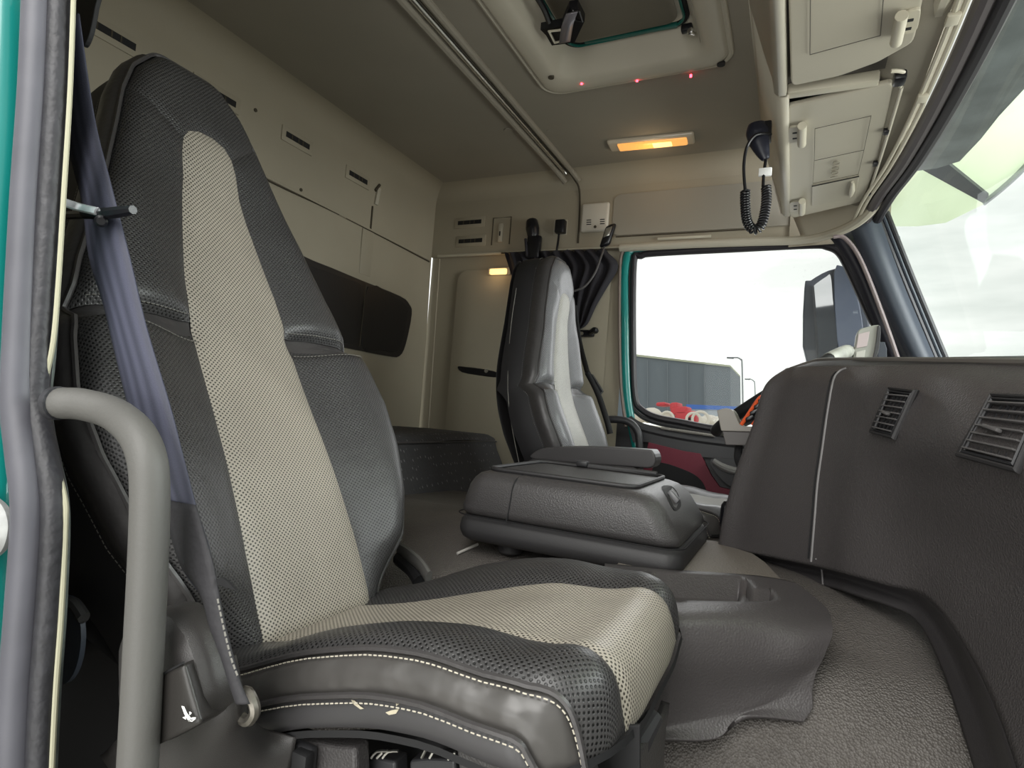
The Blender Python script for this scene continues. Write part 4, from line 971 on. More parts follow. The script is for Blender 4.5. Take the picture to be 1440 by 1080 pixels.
# ================================================================== CENTRE ARMREST BOX
bx = thing('armrest_box', 'low black armrest storage box with a push latch, standing between the seats', 'armrest box', (-.37, 1.17, -.27))
x0, x1, y0, y1 = -.585, -.155, 1.0, 1.36
def shell_box(name, x0, x1, y0, y1, z0, z1, tp, m, parent, r=.03):
    """tapered rounded body: tp=(rear taper, front taper, side taper)"""
    vs = []; n0 = 0; L = []
    prof = [(0, 0)]+[(t, t) for t in ()]
    levels = [(z0, .010), (z0+.006, .003), (z0+.015, 0), (z1-.028, 0), (z1-.014, .004), (z1-.005, .011), (z1, .024)]
    for z, ins in levels:
        f = (z-z0)/(z1-z0); xa = x0+tp[0]*f+ins; xb = x1-tp[1]*f-ins; ya = y0+tp[2]*f+ins; yb_ = y1-tp[2]*f-ins
        pl = rrect(xa, xb, ya, yb_, max(.008, r-ins*.5), 6); n0 = len(pl); vs += [V((x, y, z)) for x, y in pl]
    fs = [[k*n0+i, k*n0+(i+1) % n0, (k+1)*n0+(i+1) % n0, (k+1)*n0+i] for k in range(len(levels)-1) for i in range(n0)]
    fs += [list(range(n0))[::-1], [(len(levels)-1)*n0+i for i in range(n0)]]
    return mesh(name, vs, fs, m, parent, True, auto=50)
shell_box('box_base', x0, x1, y0, y1, -.262, -.212, (-.01, -.006, 0), PLAIN, bx, .035)
shell_box('box_lid', x0-.008, x1+.002, y0, y1, -.213, -.128, (.02, .055, .012), GRAIN2, bx, .04)
MB().tube([V((x, y, -.2125)) for x, y in rrect(x0-.0085, x1+.003, y0-.001, y1+.001, .036, 6)], .0012, 6, closed=True, sub=1).build('lid_gap', DK, bx)
MB().tube([(-.475, .9995, -.212), (-.473, 1.003, -.19), (-.472, 1.010, -.15), (-.47, 1.02, -.135), (-.47, 1.05, -.1275)], .0016, 6).build('lid_seam', DK, bx)
patch('lid_tray', rrect(-.545, -.255, 1.055, 1.33, .03), lambda a, b: V((a, b, -.1265)), GRAIN2, bx, .03, solid=.002)
MB().tube([V((x, y, -.124)) for x, y in rrect(-.55, -.25, 1.05, 1.335, .03)], .0045, 8, closed=True, sub=1).build('tray_rim', PLAIN, bx)
MB().tube([(-.45, 1.338, -.121), (-.35, 1.338, -.121), (-.27, 1.335, -.121)], .006, 8).build('rear_ledge', HANDD, bx)
MB().rbox((-.445, 1.333, -.117), (.028, 0, 0), (0, .02, 0), (0, 0, .014), .004).build('hinge_tab', HANDD, bx)
bxl = [o for o in bx.children if o.name.startswith('box_lid')][0]; bb_ = bvh_of(bxl)
pk = [hit(bb_, u, v, .001)[0] for u, v in spath2([(930, 685), (944, 684), (953, 695), (957, 712), (948, 718), (938, 700)], 3, True)]
mesh('latch_pocket', pk, [list(range(len(pk)))], DK, bx, False)
pa_, nn_ = hit(bb_, 940, 694, .004); pb_, _ = hit(bb_, 951, 707, .004)
MB().rbox((pa_+pb_)/2, (pb_-pa_)*1.15, nn_.cross(pb_-pa_).normalized()*.018, nn_*.012, .004).build('latch_button', mat('grey latch plastic', srgb(104, 104, 106), .4), bx)
for (x, y) in ((-.49, 1.06), (-.26, 1.06), (-.49, 1.3), (-.26, 1.3)):
    MB().cyl((x, y, -.285), (x, y, -.258), .025, 20, .004).build('foot', PLAIN, bx)
# screwdriver-like rod on the tunnel
c0 = hit(MBV, 643, 781, .004)[0]; c1 = hit(MBV, 672, 768, .004)[0]
tag(MB().tube([c0, c1], .003, 8, sub=2).build('metal_pin', mat('pale pin metal', srgb(185, 182, 176), .4)), 'short bright metal pin lying on the floor left of the armrest box', 'pin')
# ================================================================== CENTRE CONSOLE TRIM WITH CUP HOLDER
ct = thing('tunnel_console', 'dark plastic tunnel cover with a cup holder recess in front of the near seat', 'console', (-.1, 1.0, -.4))
def zr(vv, zs, us=(850, 950, 1050, 1110, 1150)):
    return [at(u, v, 'Z', z) for u, v, z in zip(us, vv, zs)]
cg = [zr((797, 806, 813, 818, 824), [-.250]*5, (850, 950, 1050, 1090, 1118)),
      zr((846, 850, 852, 850, 848), [-.251, -.251, -.251, -.252, -.254], (850, 950, 1050, 1108, 1148)),
      zr((868, 870, 870, 867, 864), [-.253, -.253, -.254, -.256, -.258], (850, 950, 1050, 1122, 1163)),
      zr((890, 892, 892, 892, 886), [-.268, -.268, -.268, -.266, -.263], (850, 950, 1060, 1128, 1169)),
      zr((925, 927, 925, 922, 912), [-.298, -.298, -.296, -.290, -.282], (850, 950, 1060, 1122, 1158)),
      zr((970, 970, 962, 950, 940), [-.340, -.340, -.333, -.320, -.308], (850, 950, 1060, 1116, 1146)),
      zr((1012, 1010, 990, 975, 968), [-.380, -.378, -.358, -.344, -.334], (850, 940, 1050, 1100, 1140)),
      zr((1032, 1028, 1012, 998, 996), [-.395, -.392, -.377, -.363, -.356], (850, 930, 1010, 1075, 1140)),
      zr((1045, 1043, 1040, 1012, 1016), [-.402, -.399, -.395, -.372, -.370], (850, 925, 1005, 1050, 1128))]
vs, fs, H_, W2 = surf(cg, 30, 10)
rec = spath2([(900, 813), (1000, 817), (1045, 821), (1060, 829), (1062, 835), (1085, 838), (1095, 846), (1065, 851), (1000, 850), (900, 848)], 3, True)
recw = [at(u, v, 'Z', -.251).to_2d() for u, v in rec]
for i_, p in enumerate(vs):
    q = p.to_2d()
    if inside(q, recw):
        d_ = min(segdist(q, recw[k_-1], recw[k_])[0] for k_ in range(len(recw)))
        deep = .030 if q.x < at(1040, 838, 'Z', -.251).x else .018
        vs[i_] = p-V((0, 0, deep*sstep(0, .007, d_)))
o = mesh('cover_skin', vs, fs, CONS, ct, solid=.006)
cbv = bvh_of(o)
def drape(name, px, m, lift=.002, parent=ct, bv_=cbv):
    P = [hit(bv_, u, v, lift)[0] for u, v in px]
    return mesh(name, P, [list(range(len(P)))], m, parent, False)
# flat worn tunnel top strip beyond it
tp = [at(u, v, 'Z', -.2495) for u, v in [(860, 802), (940, 807), (1060, 815), (1105, 822), (1075, 790), (1040, 766), (985, 758), (900, 758)]]
tag(mesh('tunnel_top_plate', tp, [list(range(8))], mat('worn grey tunnel top', srgb(112, 106, 98), .65, bump=.7, bscale=260, kind='voronoi', bdist=.0015), None, False, solid=.02), 'flat worn grey cover plate on the tunnel beside the armrest box', 'cover plate')
# ================================================================== DASHBOARD
ds = thing('dashboard', 'black grained dashboard with two air vents facing the near seat', 'dashboard', (.1, 1.0, -.3))
C = [
 [at(1105, 519, 'Y', 1.36)+V((.30, .05, 0)), at(1098, 540, 'Y', 1.36)+V((.30, .05, 0)), at(1080, 600, 'Y', 1.36)+V((.30, .05, 0)), at(1055, 665, 'Y', 1.36)+V((.30, .05, 0)), at(1035, 730, 'Y', 1.36)+V((.30, .05, 0)), at(1027, 768, 'Y', 1.36)+V((.3, .05, 0))],
 [at(1108, 519, 'Y', 1.34)+V((.02, .01, 0)), at(1091, 542, 'Y', 1.33), at(1073, 598, 'Y', 1.33), at(1048, 665, 'Y', 1.33), at(1030, 728, 'Y', 1.33), at(1023, 768, 'Y', 1.33)],
 [at(1122, 516, 'Y', 1.31), at(1104, 545, 'Y', 1.29), at(1088, 600, 'Y', 1.29), at(1066, 668, 'Y', 1.29), at(1050, 732, 'Y', 1.29), at(1044, 775, 'Y', 1.29)],
 [at(1187, 514, 'Y', 1.22), at(1174, 545, 'Y', 1.19), at(1162, 605, 'Y', 1.19), at(1152, 672, 'Y', 1.19), at(1144, 738, 'Y', 1.19), at(1141, 795, 'Y', 1.19)],
 [at(1245, 513, 'Y', 1.13), at(1236, 545, 'Y', 1.09), at(1222, 605, 'Y', 1.09), at(1205, 665, 'Y', 1.11), at(1195, 738, 'Y', 1.12), at(1190, 807, 'Y', 1.12)],
 [at(1300, 512, 'Y', 1.07), at(1295, 545, 'Y', 1.025), at(1285, 612, 'Y', .99), at(1270, 672, 'Y', 1.03), at(1255, 745, 'Y', 1.06), at(1245, 822, 'Y', 1.06)],
 [at(1360, 512, 'Y', 1.0), at(1358, 545, 'Y', .94), at(1352, 622, 'Y', .89), at(1340, 690, 'Y', .93), at(1320, 760, 'Y', .98), at(1300, 838, 'Y', 1.0)],
 [at(1440, 512, 'Y', .93), at(1440, 545, 'Y', .865), at(1440, 640, 'Y', .80), at(1440, 715, 'Y', .82), at(1400, 800, 'Y', .88), at(1350, 900, 'Y', .90)],
 [at(1550, 512, 'Y', .84), at(1550, 545, 'Y', .77), at(1560, 660, 'Y', .70), at(1550, 740, 'Y', .72), at(1500, 850, 'Y', .76), at(1400, 1000, 'Y', .78)],
 [at(1750, 512, 'Y', .66), at(1750, 560, 'Y', .60), at(1760, 700, 'Y', .57), at(1720, 800, 'Y', .60), at(1600, 950, 'Y', .64), at(1450, 1150, 'Y', .66)],
]
Gd = [[C[j][i] for j in range(len(C))] for i in range(6)]
vs, fs, H_, W3 = surf(Gd, 8, 8)
dsk = mesh('dash_skin', vs, fs, GRAIN, ds, solid=-.02)
dbv = bvh_of(dsk)
# top deck from the face edge to the windshield
TE = smooth_path([C[j][0] for j in range(1, len(C))], 6)
k = len(TE); vs = TE+[p+V((.03, 0, .012)) for p in TE]+[V((.50, min(2.2, p.y+.25), .13)) for p in TE]
mesh('dash_top', vs, [[r*k+i, r*k+i+1, (r+1)*k+i+1, (r+1)*k+i] for r in range(2) for i in range(k-1)], PLAIN, ds)
MB().tube([at(u, v, 'Y', y) for u, v, y in [(1112, 520, 1.38), (1150, 508, 1.36), (1187, 507, 1.28), (1250, 507, 1.16), (1330, 508, 1.05), (1440, 510, .93), (1560, 510, .83)]], .006, 8).build('top_moulding', mat('worn top edge', srgb(84, 80, 76), .5), ds)
# driver-side part of the dash behind
bd = [V((-.02, 1.36, .10)), V((.08, 1.6, .12)), V((.15, 2.0, .12)), V((.2, 2.25, .1))]
vs = bd+[p+V((.3, 0, .05)) for p in bd]+[p+V((.1, 0, -.4)) for p in bd]
mesh('far_deck', vs, [[i, i+1, 5+i, 4+i] for i in range(3)]+[[i, 8+i, 9+i, i+1] for i in range(3)], PLAIN, ds)
sl = [hit(dbv, u, v, .0005)[0] for u, v in spath2([(1190, 518), (1180, 523), (1172, 536), (1164, 580), (1157, 630), (1150, 680), (1146, 730), (1141, 790)], 4)]
MB().tube(sl, .0022, 6, sub=1).build('panel_seam', mat('light seam edge', srgb(120, 118, 118), .5), ds)
sl2 = [hit(dbv, u-4, v, .0005)[0] for u, v in spath2([(1180, 523), (1172, 536), (1164, 580), (1157, 630), (1150, 680), (1146, 730), (1141, 785)], 4)]
MB().tube(sl2, .0018, 6, sub=1).build('panel_gap', DK, ds)
# lower skirt: bottom lip row then down to the mat and sweeping toward the camera
S = []
Lo = [C[j][5] for j in range(1, len(C))]
low = [at(u, v, 'Y', y) for u, v, y in [(1043, 798, 1.35), (1065, 804, 1.30), (1150, 820, 1.20), (1195, 832, 1.13), (1245, 848, 1.08), (1288, 872, 1.04), (1322, 935, .97), (1360, 1050, .88), (1400, 1190, .78)]]
inn = [at(u, v, 'Y', y) for u, v, y in [(1032, 775, 1.37), (1052, 782, 1.33), (1146, 802, 1.23), (1193, 814, 1.16), (1246, 830, 1.10), (1294, 850, 1.045), (1340, 912, .96), (1385, 1020, .86), (1430, 1170, .75)]]
mid = [a.lerp(b, .5) for a, b in zip(inn, low)]
vs, fs, _, _ = surf([[p+V((-.0, 0, .001)) for p in Lo], inn, mid, low], 8, 3)
mesh('lower_skirt', vs, fs, mat('smooth lower plastic', srgb(48, 46, 47), .5, bump=.25, bscale=350, kind='voronoi'), ds, solid=-.008)
MB().tube([hit(dbv, 1148, 786, .001)[0], at(1155, 800, 'Y', 1.205), at(1157, 822, 'Y', 1.185)], .0016, 6).build('skirt_seam', mat('seam2', srgb(100, 98, 98), .5), ds)
def dvent(px, label_part, nh, nv, tilt=0):
    c = [hit(dbv, u, v, .003)[0] for u, v in px]; TL, TR, BR, BL = c
    n = (TR-TL).cross(BL-TL).normalized()
    if n.dot(ray(*px[0])) > 0: n = -n
    t_ = MB(); fr_ = c
    f0 = mesh('air_vent', [p-n*.002 for p in c], [[0, 1, 2, 3]], DK, ds, False); f0['label'] = label_part
    def Q(a, b): return TL.lerp(TR, a).lerp(BL.lerp(BR, a), b)
    MB().tube([Q(0, 0)+n*.002, Q(1, 0)+n*.002, Q(1, 1)+n*.002, Q(0, 1)+n*.002], .0048, 8, closed=True, sub=1).build('vent_bezel', PLAIN, f0)
    MB().tube([Q(.06, .06)+n*.004, Q(.94, .06)+n*.004, Q(.94, .94)+n*.004, Q(.06, .94)+n*.004], .0028, 6, closed=True, sub=1).build('vent_frame', HANDD, f0)
    for i in range(nh):
        b = .13+.76*i/(nh-1); a0, a1 = Q(.08, b), Q(.92, b)
        MB().rbox((a0+a1)/2+n*.005, (a1-a0), n*.010, (Q(.5, b+.02)-Q(.5, b)).normalized()*.0022, .0006).build('vent_slat', mat_sl, f0)
    for i in range(nv):
        a = .25+.5*i/(nv-1); a0, a1 = Q(a, .1), Q(a, .9)
        MB().rbox((a0+a1)/2+n*.0005, (a1-a0), n*.005, (Q(a+.02, .5)-Q(a, .5)).normalized()*.0018, .0004).build('vent_vane', HANDD, f0)
    a0, a1 = Q(.32, .52), Q(.62, .56)
    MB().rbox((a0+a1)/2+n*.012, (a1-a0), n*.008, (BL-TL).normalized()*.005, .002).build('vent_knob', mat_sl, f0)
mat_sl = mat('slat plastic', srgb(84, 82, 82), .4)
dvent([(1256, 549), (1292, 552), (1261, 616), (1231, 608)], 'smaller left air vent with angled slats', 7, 4)
dvent([(1402, 560), (1480, 562), (1437, 662), (1355, 640)], 'larger right air vent cut off by the picture edge', 7, 5)
# ================================================================== THINGS ON AND BEHIND THE DASH
t = thing('steering_wheel', 'worn grey steering wheel rim showing behind the dashboard', 'steering wheel', at(1150, 520, 'Y', 1.79))
axn = V((-.60, 0, .80)).normalized(); ux = V((0, 1, 0)); uy = axn.cross(ux)
cw_ = at(1096, 553, 'Y', 1.79)
WR = .20
MB().tube([cw_+ux*WR*math.cos(a)+uy*WR*math.sin(a) for a in [2*math.pi*i/48 for i in range(48)]], .0155, 12, closed=True, sub=1).build('wheel_rim', DK, t)
sg = 1 if uy.x > 0 else -1
MB().tube([cw_+ux*WR*math.cos(a)+uy*sg*WR*math.sin(a) for a in [math.radians(200+(340-200)*0+d_) for d_ in range(-160, -60, 8)]], .0175, 12, sub=1).build('worn_grip', mat('worn grey rim leather', srgb(150, 150, 142), .5, var=.25, vscale=40), t)
MB().cyl(cw_-axn*.05, cw_-axn*.01, .055, 24, .01).build('wheel_hub', PLAIN, t)
for a in (0, 90, 180):
    ar = math.radians(a); d = ux*math.cos(ar)+uy*math.sin(ar)
    MB().tube([cw_-axn*.03+d*.04, cw_-axn*.01+d*.195], .012, 8, sub=2, flat=.6).build('wheel_spoke', HAND, t)
MB().tube([cw_-axn*.05, cw_-axn*.2], .04, 16, sub=2).build('column', DK, t)
t = thing('handheld_scanner', 'pale grey handheld terminal with a pinkish screen on the dash', 'device', at(1215, 505, 'Y', 1.75))
yy = 1.74
patch('terminal_body', pl2(spath2([(1201, 510), (1203, 480), (1207, 465), (1218, 460), (1232, 457), (1237, 460), (1232, 485), (1226, 510)], 4, True), yy), lambda a, b: V((a, yy, b)), mat('pale grey shell', srgb(158, 158, 150), .5), t, .01, solid=.03, puff=(.004, .006))
patch('terminal_screen', pl2([(1207, 470), (1223, 466), (1219, 487), (1204, 490)], yy), lambda a, b: V((a, yy-.003, b)), SCRN, t, .01, solid=.002)
patch('terminal_keypad', pl2([(1204, 495), (1217, 492), (1215, 505), (1203, 507)], yy), lambda a, b: V((a, yy-.003, b)), mat('pale keypad', srgb(190, 188, 180), .4), t, .01, solid=.002)
patch('terminal_side', pl2(spath2([(1234, 459), (1238, 463), (1236, 490), (1230, 510), (1226, 510), (1231, 485)], 3, True), yy), lambda a, b: V((a, yy-.006, b)), HANDD, t, .01, solid=.03)
patch('cradle', pl2([(1236, 480), (1245, 480), (1248, 490), (1248, 512), (1234, 512)], yy), lambda a, b: V((a, yy+.01, b)), PILL, t, .01, solid=.02)
# phone tray
t = thing('phone_tray', 'grey tray bracket holding a device beside the driver side of the dash', 'tray', at(1045, 625, 'Y', 1.5))
ty = 1.46
trp = spath2([(1008, 577), (1020, 574), (1030, 577), (1037, 590), (1042, 598), (1060, 600), (1080, 600)], 3)+[(1080, 608), (1014, 606)]
patch('tray_rim', clean(pl2(trp, ty)), lambda a, b: V((a, ty, b)), DGREY, t, .012, solid=.09, puff=(.002, .004))
patch('tray_base', clean(pl2([(1015, 606), (1080, 608), (1080, 625), (1070, 627), (1020, 626)], ty)), lambda a, b: V((a, ty+.005, b)), mat('darker tray plastic', srgb(84, 80, 78), .5), t, .012, solid=.08, puff=(.002, .004))
MB().tube([at(1039, 626, 'Y', ty+.04), at(1038, 645, 'Y', ty+.04), at(1044, 664, 'Y', ty+.04), at(1040, 690, 'Y', ty+.03)], .009, 8).build('tray_arm', DK, t)
MB().rbox(at(1039, 673, 'Y', ty+.03), (.02, 0, 0), (0, .02, 0), (0, 0, .02), .004).build('arm_clamp', BLK, t)
t = thing('rugged_device', 'black ribbed device with an orange frame leaning in the grey tray', 'device', at(1060, 600, 'Y', 1.49))
dq = [at(u, v, 'Y', 1.48) for u, v in [(1046, 596), (1068, 560), (1080, 556), (1086, 560), (1068, 598)]]
MB().prism(dq, (0, .05, 0)).build('device_body', DK, t)
MB().tube([at(u, v, 'Y', 1.475) for u, v in [(1042, 598), (1056, 577), (1068, 560), (1076, 557), (1082, 559)]], .0045, 8).build('orange_frame', ORN, t)
MB().tube([at(u, v, 'Y', 1.475) for u, v in [(1058, 598), (1066, 588), (1074, 575)]], .0045, 8).build('orange_frame', ORN, t)
for k_ in range(4):
    u, v = 1054+k_*6, 588-k_*8.5; MB().rbox(at(u, v, 'Y', 1.474), V((.018, 0, .010)), (0, .008, 0), V((-.004, 0, .010)), .003).build('grip_rib', BLK, t)
# ring / gaiter items left of dash base
t = thing('tape_roll', 'worn dark ring with bright edge against the dash base', 'ring', at(1025, 722, 'Y', 1.45))
MB().tube([at(u, v, 'Y', 1.42) for u, v in [(1022, 712), (1028, 716), (1027, 738), (1020, 740)]], .012, 10, closed=True, sub=5).build('ring_body', BLK, t)
MB().tube([at(u, v, 'Y', 1.40) for u, v in [(1030, 704), (1036, 700), (1038, 694)]], .006, 8).build('bright_clip', ALU, t)
# far seat armrest + belt + side handle
t = fseat
ya = 1.50
def rail(name, px, y, m, th, puff=(.004, .006)): return patch(name, clean(pl2(spath2(px, 3, True), y)), lambda a, b: V((a, y, b)), m, t, .012, puff=puff, solid=th)
t = rail('armrest', [(748, 638), (770, 629), (830, 628), (905, 632), (918, 635), (922, 648), (915, 658), (890, 657), (820, 652), (752, 646)], ya, mat('armrest rubber', srgb(72, 70, 71), .4), .075)
rail('armrest_base', [(748, 645), (820, 652), (890, 657), (885, 663), (830, 664), (752, 662)], ya-.003, PLAIN, .07)
c = at(768, 655, 'Y', ya-.008); MB().cyl(c, c+V((0, .01, 0)), .012, 18, .002).build('pivot_cap', DK, t)
t = thing('far_seat_belt', 'black seat belt and buckle beside the far driver seat', 'seat belt', at(840, 560, 'Y', 2.1))
MB().tube([at(826, 524, 'Y', 2.1), at(840, 552, 'Y', 2.1), at(853, 590, 'Y', 2.08), at(858, 610, 'Y', 2.08)], .011, 8, flat=.4).build('belt_webbing', DK, t)
MB().prism([at(u, v, 'Y', 2.1) for u, v in [(826, 524), (832, 526), (847, 550), (842, 556), (835, 550)]], (0, .02, 0)).build('belt_tongue', BLK, t)
MB().tube([at(808, 430, 'Y', 2.2), at(815, 480, 'Y', 2.2), at(826, 524, 'Y', 2.12)], .010, 8, flat=.4).build('upper_webbing', DK, t)
t = thing('door_grab_handle', 'black curved grab handle beside the far driver seat', 'grab handle', at(890, 600, 'Y', 2.2))
MB().tube([at(u, v, 'Y', 2.16) for u, v in [(852, 590), (868, 590), (885, 594), (896, 606), (899, 625), (899, 690)]], .014, 12).build('handle_tube', HANDD, t)
# seat base of far seat
MB().bb(-.60, -.20, 1.60, 1.98, -.88, -.40, .03, 3).build('pedestal', PLAIN, fseat)
# ================================================================== OVERHEAD CONSOLE
oc_ = thing('overhead_console', 'beige overhead console with drop-down locker doors above the windshield', 'overhead console', (0, 1.4, .72))
xl, xr_, zz = -.062, .20, .722
# rear face, sloping back to the ceiling
mb = MB(); ysn = [.5, 1.34, 2.12]
prof = [(-.155, CZ-.001), (-.135, .93), (-.105, .83), (-.082, .76), (-.075, .724), (-.066, .716), (-.052, .716), (-.050, .726)]
for (ya_, yb_, dx) in ((.45, 1.335, .0), (1.345, 2.12, .004)):
    k = len(prof); vs = [V((x+dx, ya_, z)) for x, z in prof]+[V((x+dx, yb_, z)) for x, z in prof]
    mesh('console_face', vs, [[i, k+i, k+i+1, i+1] for i in range(k-1)], TRIM, oc_, True, solid=.006)
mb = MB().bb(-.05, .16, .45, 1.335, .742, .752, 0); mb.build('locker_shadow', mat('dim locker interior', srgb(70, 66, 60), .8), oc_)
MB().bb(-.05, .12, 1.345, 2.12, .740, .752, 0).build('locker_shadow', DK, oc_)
MB().prism([(-.075, 2.12, .724), (-.155, 2.12, CZ), (.10, 2.12, .84), (.12, 2.12, .75)], (0, -.01, 0)).build('end_panel', TRIM, oc_)
def zp(u, v, z=zz): p = at(u, v, 'Z', z); return (p.x, p.y)
def zpatch(name, px, m, th=.012, puff=(.004, .006), z=zz, sub=3, sm=True, parent=None):
    q = [zp(u, v, z) for u, v in px]; q = spath2(q, sub, True) if sm else q
    return patch(name, clean(q), lambda a, b: V((a, b, z)), m, parent or oc_, .018, puff=puff, solid=th, flip=True)
def rp(px, r=.12):   # round polygon corners in picture-plane coordinates before projecting
    out = []; n = len(px)
    for i in range(n):
        a, b, c = V(px[i-1]), V(px[i]), V(px[(i+1) % n])
        for t_ in (0, .33, .67, 1):
            p = b+(a-b).normalized()*min(9, (a-b).length*.3)*(1-t_)**2+(c-b).normalized()*min(9, (c-b).length*.3)*t_**2
            out.append((p.x, p.y))
    return out
d1 = zpatch('locker_door', rp([(1107, -60), (1112, 122), (1180, 108), (1235, 88), (1285, 60), (1310, -60)]), TRIM, sm=False)
d2 = zpatch('locker_door', rp([(1102, 152), (1110, 308), (1213, 284), (1234, 230), (1257, 116)]), TRIM, sm=False)
d1['label'] = 'near locker door cut off at the top'; d2['label'] = 'far locker door with embossed lettering'
MB().bb(-.05, .12, 1.338, 1.365, .722, .745, .004).build('divider', TRIML, oc_)
def zline(px, r=.0008, m=DK, name='door_line', parent=d2, closed=False, z=zz-.004):
    return MB().tube([at(u, v, 'Z', z) for u, v in px], r, 5, closed=closed, sub=1).build(name, m, parent)
LN = mat('fine groove', srgb(90, 86, 78), .8)
zline([(1140, -60), (1139, 77), (1238, 50), (1247, -60)], m=LN, parent=d1, r=.0009)
zline([(1146, 181), (1225, 163), (1215, 211), (1145, 226)], closed=True, m=LN, r=.0008)
zline([(1145, 226), (1143, 258), (1207, 245), (1215, 211)], m=LN, r=.0006)
zpatch('door_pocket', [(1142, 261), (1208, 247), (1203, 279), (1142, 290)], mat('smooth pocket', srgb(172, 166, 150), .35), .004, z=zz-.003, sm=False, parent=d2, puff=(.001, .003))
MB().tube([at(u, v, 'Z', zz-.007) for u, v in [(1199, 256), (1198, 268), (1196, 276)]], [.004, .008, .004], 10).build('pocket_grip', TRIML, d2)
zline([(1142, 262), (1208, 248)], r=.0018, name='pocket_edge')
def hinge(px, parent, big=False):
    (u, v, w_, h_) = px
    a = at(u, v, 'Z', zz-.006); 
    zpatch('door_hinge', rp([(u-w_, v-h_), (u-w_, v+h_), (u, v+h_-2), (u, v-h_-2)]), TRIML, .006, z=zz-.005, sm=False, parent=parent, puff=(.001, .003))
    MB().tube([at(u+4, v-h_*1.3, 'Z', zz-.012), at(u+3.5, v+h_*1.1, 'Z', zz-.012)], .010 if not big else .013, 12, sub=2).build('hinge_barrel', TRIML, parent)
    for dv in (-h_*.35, h_*.35):
        MB().rbox(at(u-w_*.4, v+dv, 'Z', zz-.011), (.010, 0, 0), (0, .006, 0), (0, 0, .002), .001).build('screw_hole', DK, parent)
hinge((1124, 191, 16, 11), d2); hinge((1124, 292, 14, 7), d2)
a_ = (1278, 40)
zpatch('door_hinge', rp([(1272, 18), (1296, 12), (1290, 44), (1270, 50)]), TRIML, .006, z=zz-.005, sm=False, parent=d1, puff=(.001, .003))
MB().tube([at(1268, 22, 'Z', zz-.014), at(1260, 60, 'Z', zz-.014)], .010, 12, sub=2).build('door_latch_grip', TRIML, d1)
for (u, v) in ((1278, 29), (1275, 41)): MB().rbox(at(u, v, 'Z', zz-.012), (.014, 0, 0), (0, .007, 0), (0, 0, .002), .001).build('screw_hole', DK, d1)
# little bracket, side rod
MB().tube([at(1253, 100, 'Z', zz-.01), at(1264, 100, 'Z', zz-.01), at(1272, 104, 'Z', zz-.01), at(1266, 122, 'Z', zz-.01)], .004, 8, sub=3).build('door_stay', TRIML, oc_)
MB().rbox(at(1265, 110, 'Z', zz-.012), (.022, 0, 0), (0, .035, 0), (0, 0, .02), .005).build('stay_pivot', BLK, oc_)
MB().tube([at(1268, 122, 'Z', zz-.004), at(1245, 200, 'Z', zz-.004), at(1218, 285, 'Z', zz-.004)], .004, 8).build('stay_rod', TRIM, oc_)
for (u, v) in ((1246, 185), (1231, 230), (1222, 272)): MB().rbox(at(u, v, 'Z', zz-.006), (.012, 0, 0), (0, .02, 0), (0, 0, .01), .002).build('rod_clip', BLK, oc_)
# embossed lettering on the far locker door
cu = bpy.data.curves.new('txt', 'FONT'); cu.body = 'VOLVO'; cu.size = .034; cu.extrude = .0008; cu.align_x = 'CENTER'; cu.align_y = 'CENTER'
to = bpy.data.objects.new('txt', cu); COL.objects.link(to); dg = bpy.context.evaluated_depsgraph_get(); tm = bpy.data.meshes.new_from_object(to.evaluated_get(dg))
pc = at(1175, 238, 'Z', zz-.0045); ex_ = V((0, -1, 0)); ey_ = V((-1, 0, 0)); ez_ = V((0, 0, -1))
vs = [pc+ex_*v.co.x*1.0+ey_*v.co.y*.75+ez_*v.co.z for v in tm.vertices]; fs = [list(p.vertices) for p in tm.polygons]
bpy.data.objects.remove(to)
mesh('embossed_lettering', vs, fs, mat('embossed letters', srgb(140, 134, 118), .5), d2, False)
# radio mic and coiled cord
t = thing('radio_microphone', 'black radio hand microphone clipped to the edge of the overhead console', 'microphone', at(1068, 195, 'Y', 1.55))
MB().tube([at(u, v, 'Y', 1.55) for u, v in [(1064, 174), (1065, 185), (1068, 200), (1073, 215), (1077, 224)]], [.020, .028, .024, .016, .009], 14, flat=.7, sub=5).build('microphone_body', mat('blue black plastic', srgb(30, 32, 44), .35), t)
MB().rbox(at(1079, 186, 'Y', 1.56), (.02, 0, 0), (0, .03, 0), (0, 0, .05), .004).build('microphone_clip', BLK, t)
MB().rbox(at(1076, 242, 'Y', 1.53), (.03, 0, 0), (0, .01, 0), (0, 0, .02), .002).build('paper_tag', WHT, t)
MB().tube([at(1084, 189, 'Y', 1.55), at(1072, 188, 'Y', 1.53), at(1060, 192, 'Y', 1.52), at(1050, 208, 'Y', 1.52), at(1046, 235, 'Y', 1.52), at(1048, 268, 'Y', 1.52)], .004, 8).build('upper_cord', BLK, t)
MB().tube([at(1077, 224, 'Y', 1.55), at(1074, 245, 'Y', 1.53), at(1073, 262, 'Y', 1.52)], .004, 8).build('lower_cord', BLK, t)
path = smooth_path([at(u, v, 'Y', 1.52) for u, v in [(1048, 268), (1048, 290), (1051, 312), (1060, 323), (1070, 317), (1076, 296), (1078, 275), (1077, 262)]], 12)
Ls = [0]
for a, b in zip(path, path[1:]): Ls.append(Ls[-1]+(b-a).length)
tot = Ls[-1]; turns = 34; coil = []; i = 0
for k in range(turns*10+1):
    s = tot*k/(turns*10)
    while i < len(path)-2 and Ls[i+1] < s: i += 1
    p = path[i].lerp(path[i+1], (s-Ls[i])/max(1e-9, Ls[i+1]-Ls[i])); tg = (path[i+1]-path[i]).normalized(); n1 = V((0, 1, 0)); n2 = tg.cross(n1)
    an = 2*math.pi*k/10; coil.append(p+n1*.010*math.cos(an)+n2*.010*math.sin(an))
MB().tube(coil, .0028, 6, sub=1).build('coiled_cord', BLK, t)
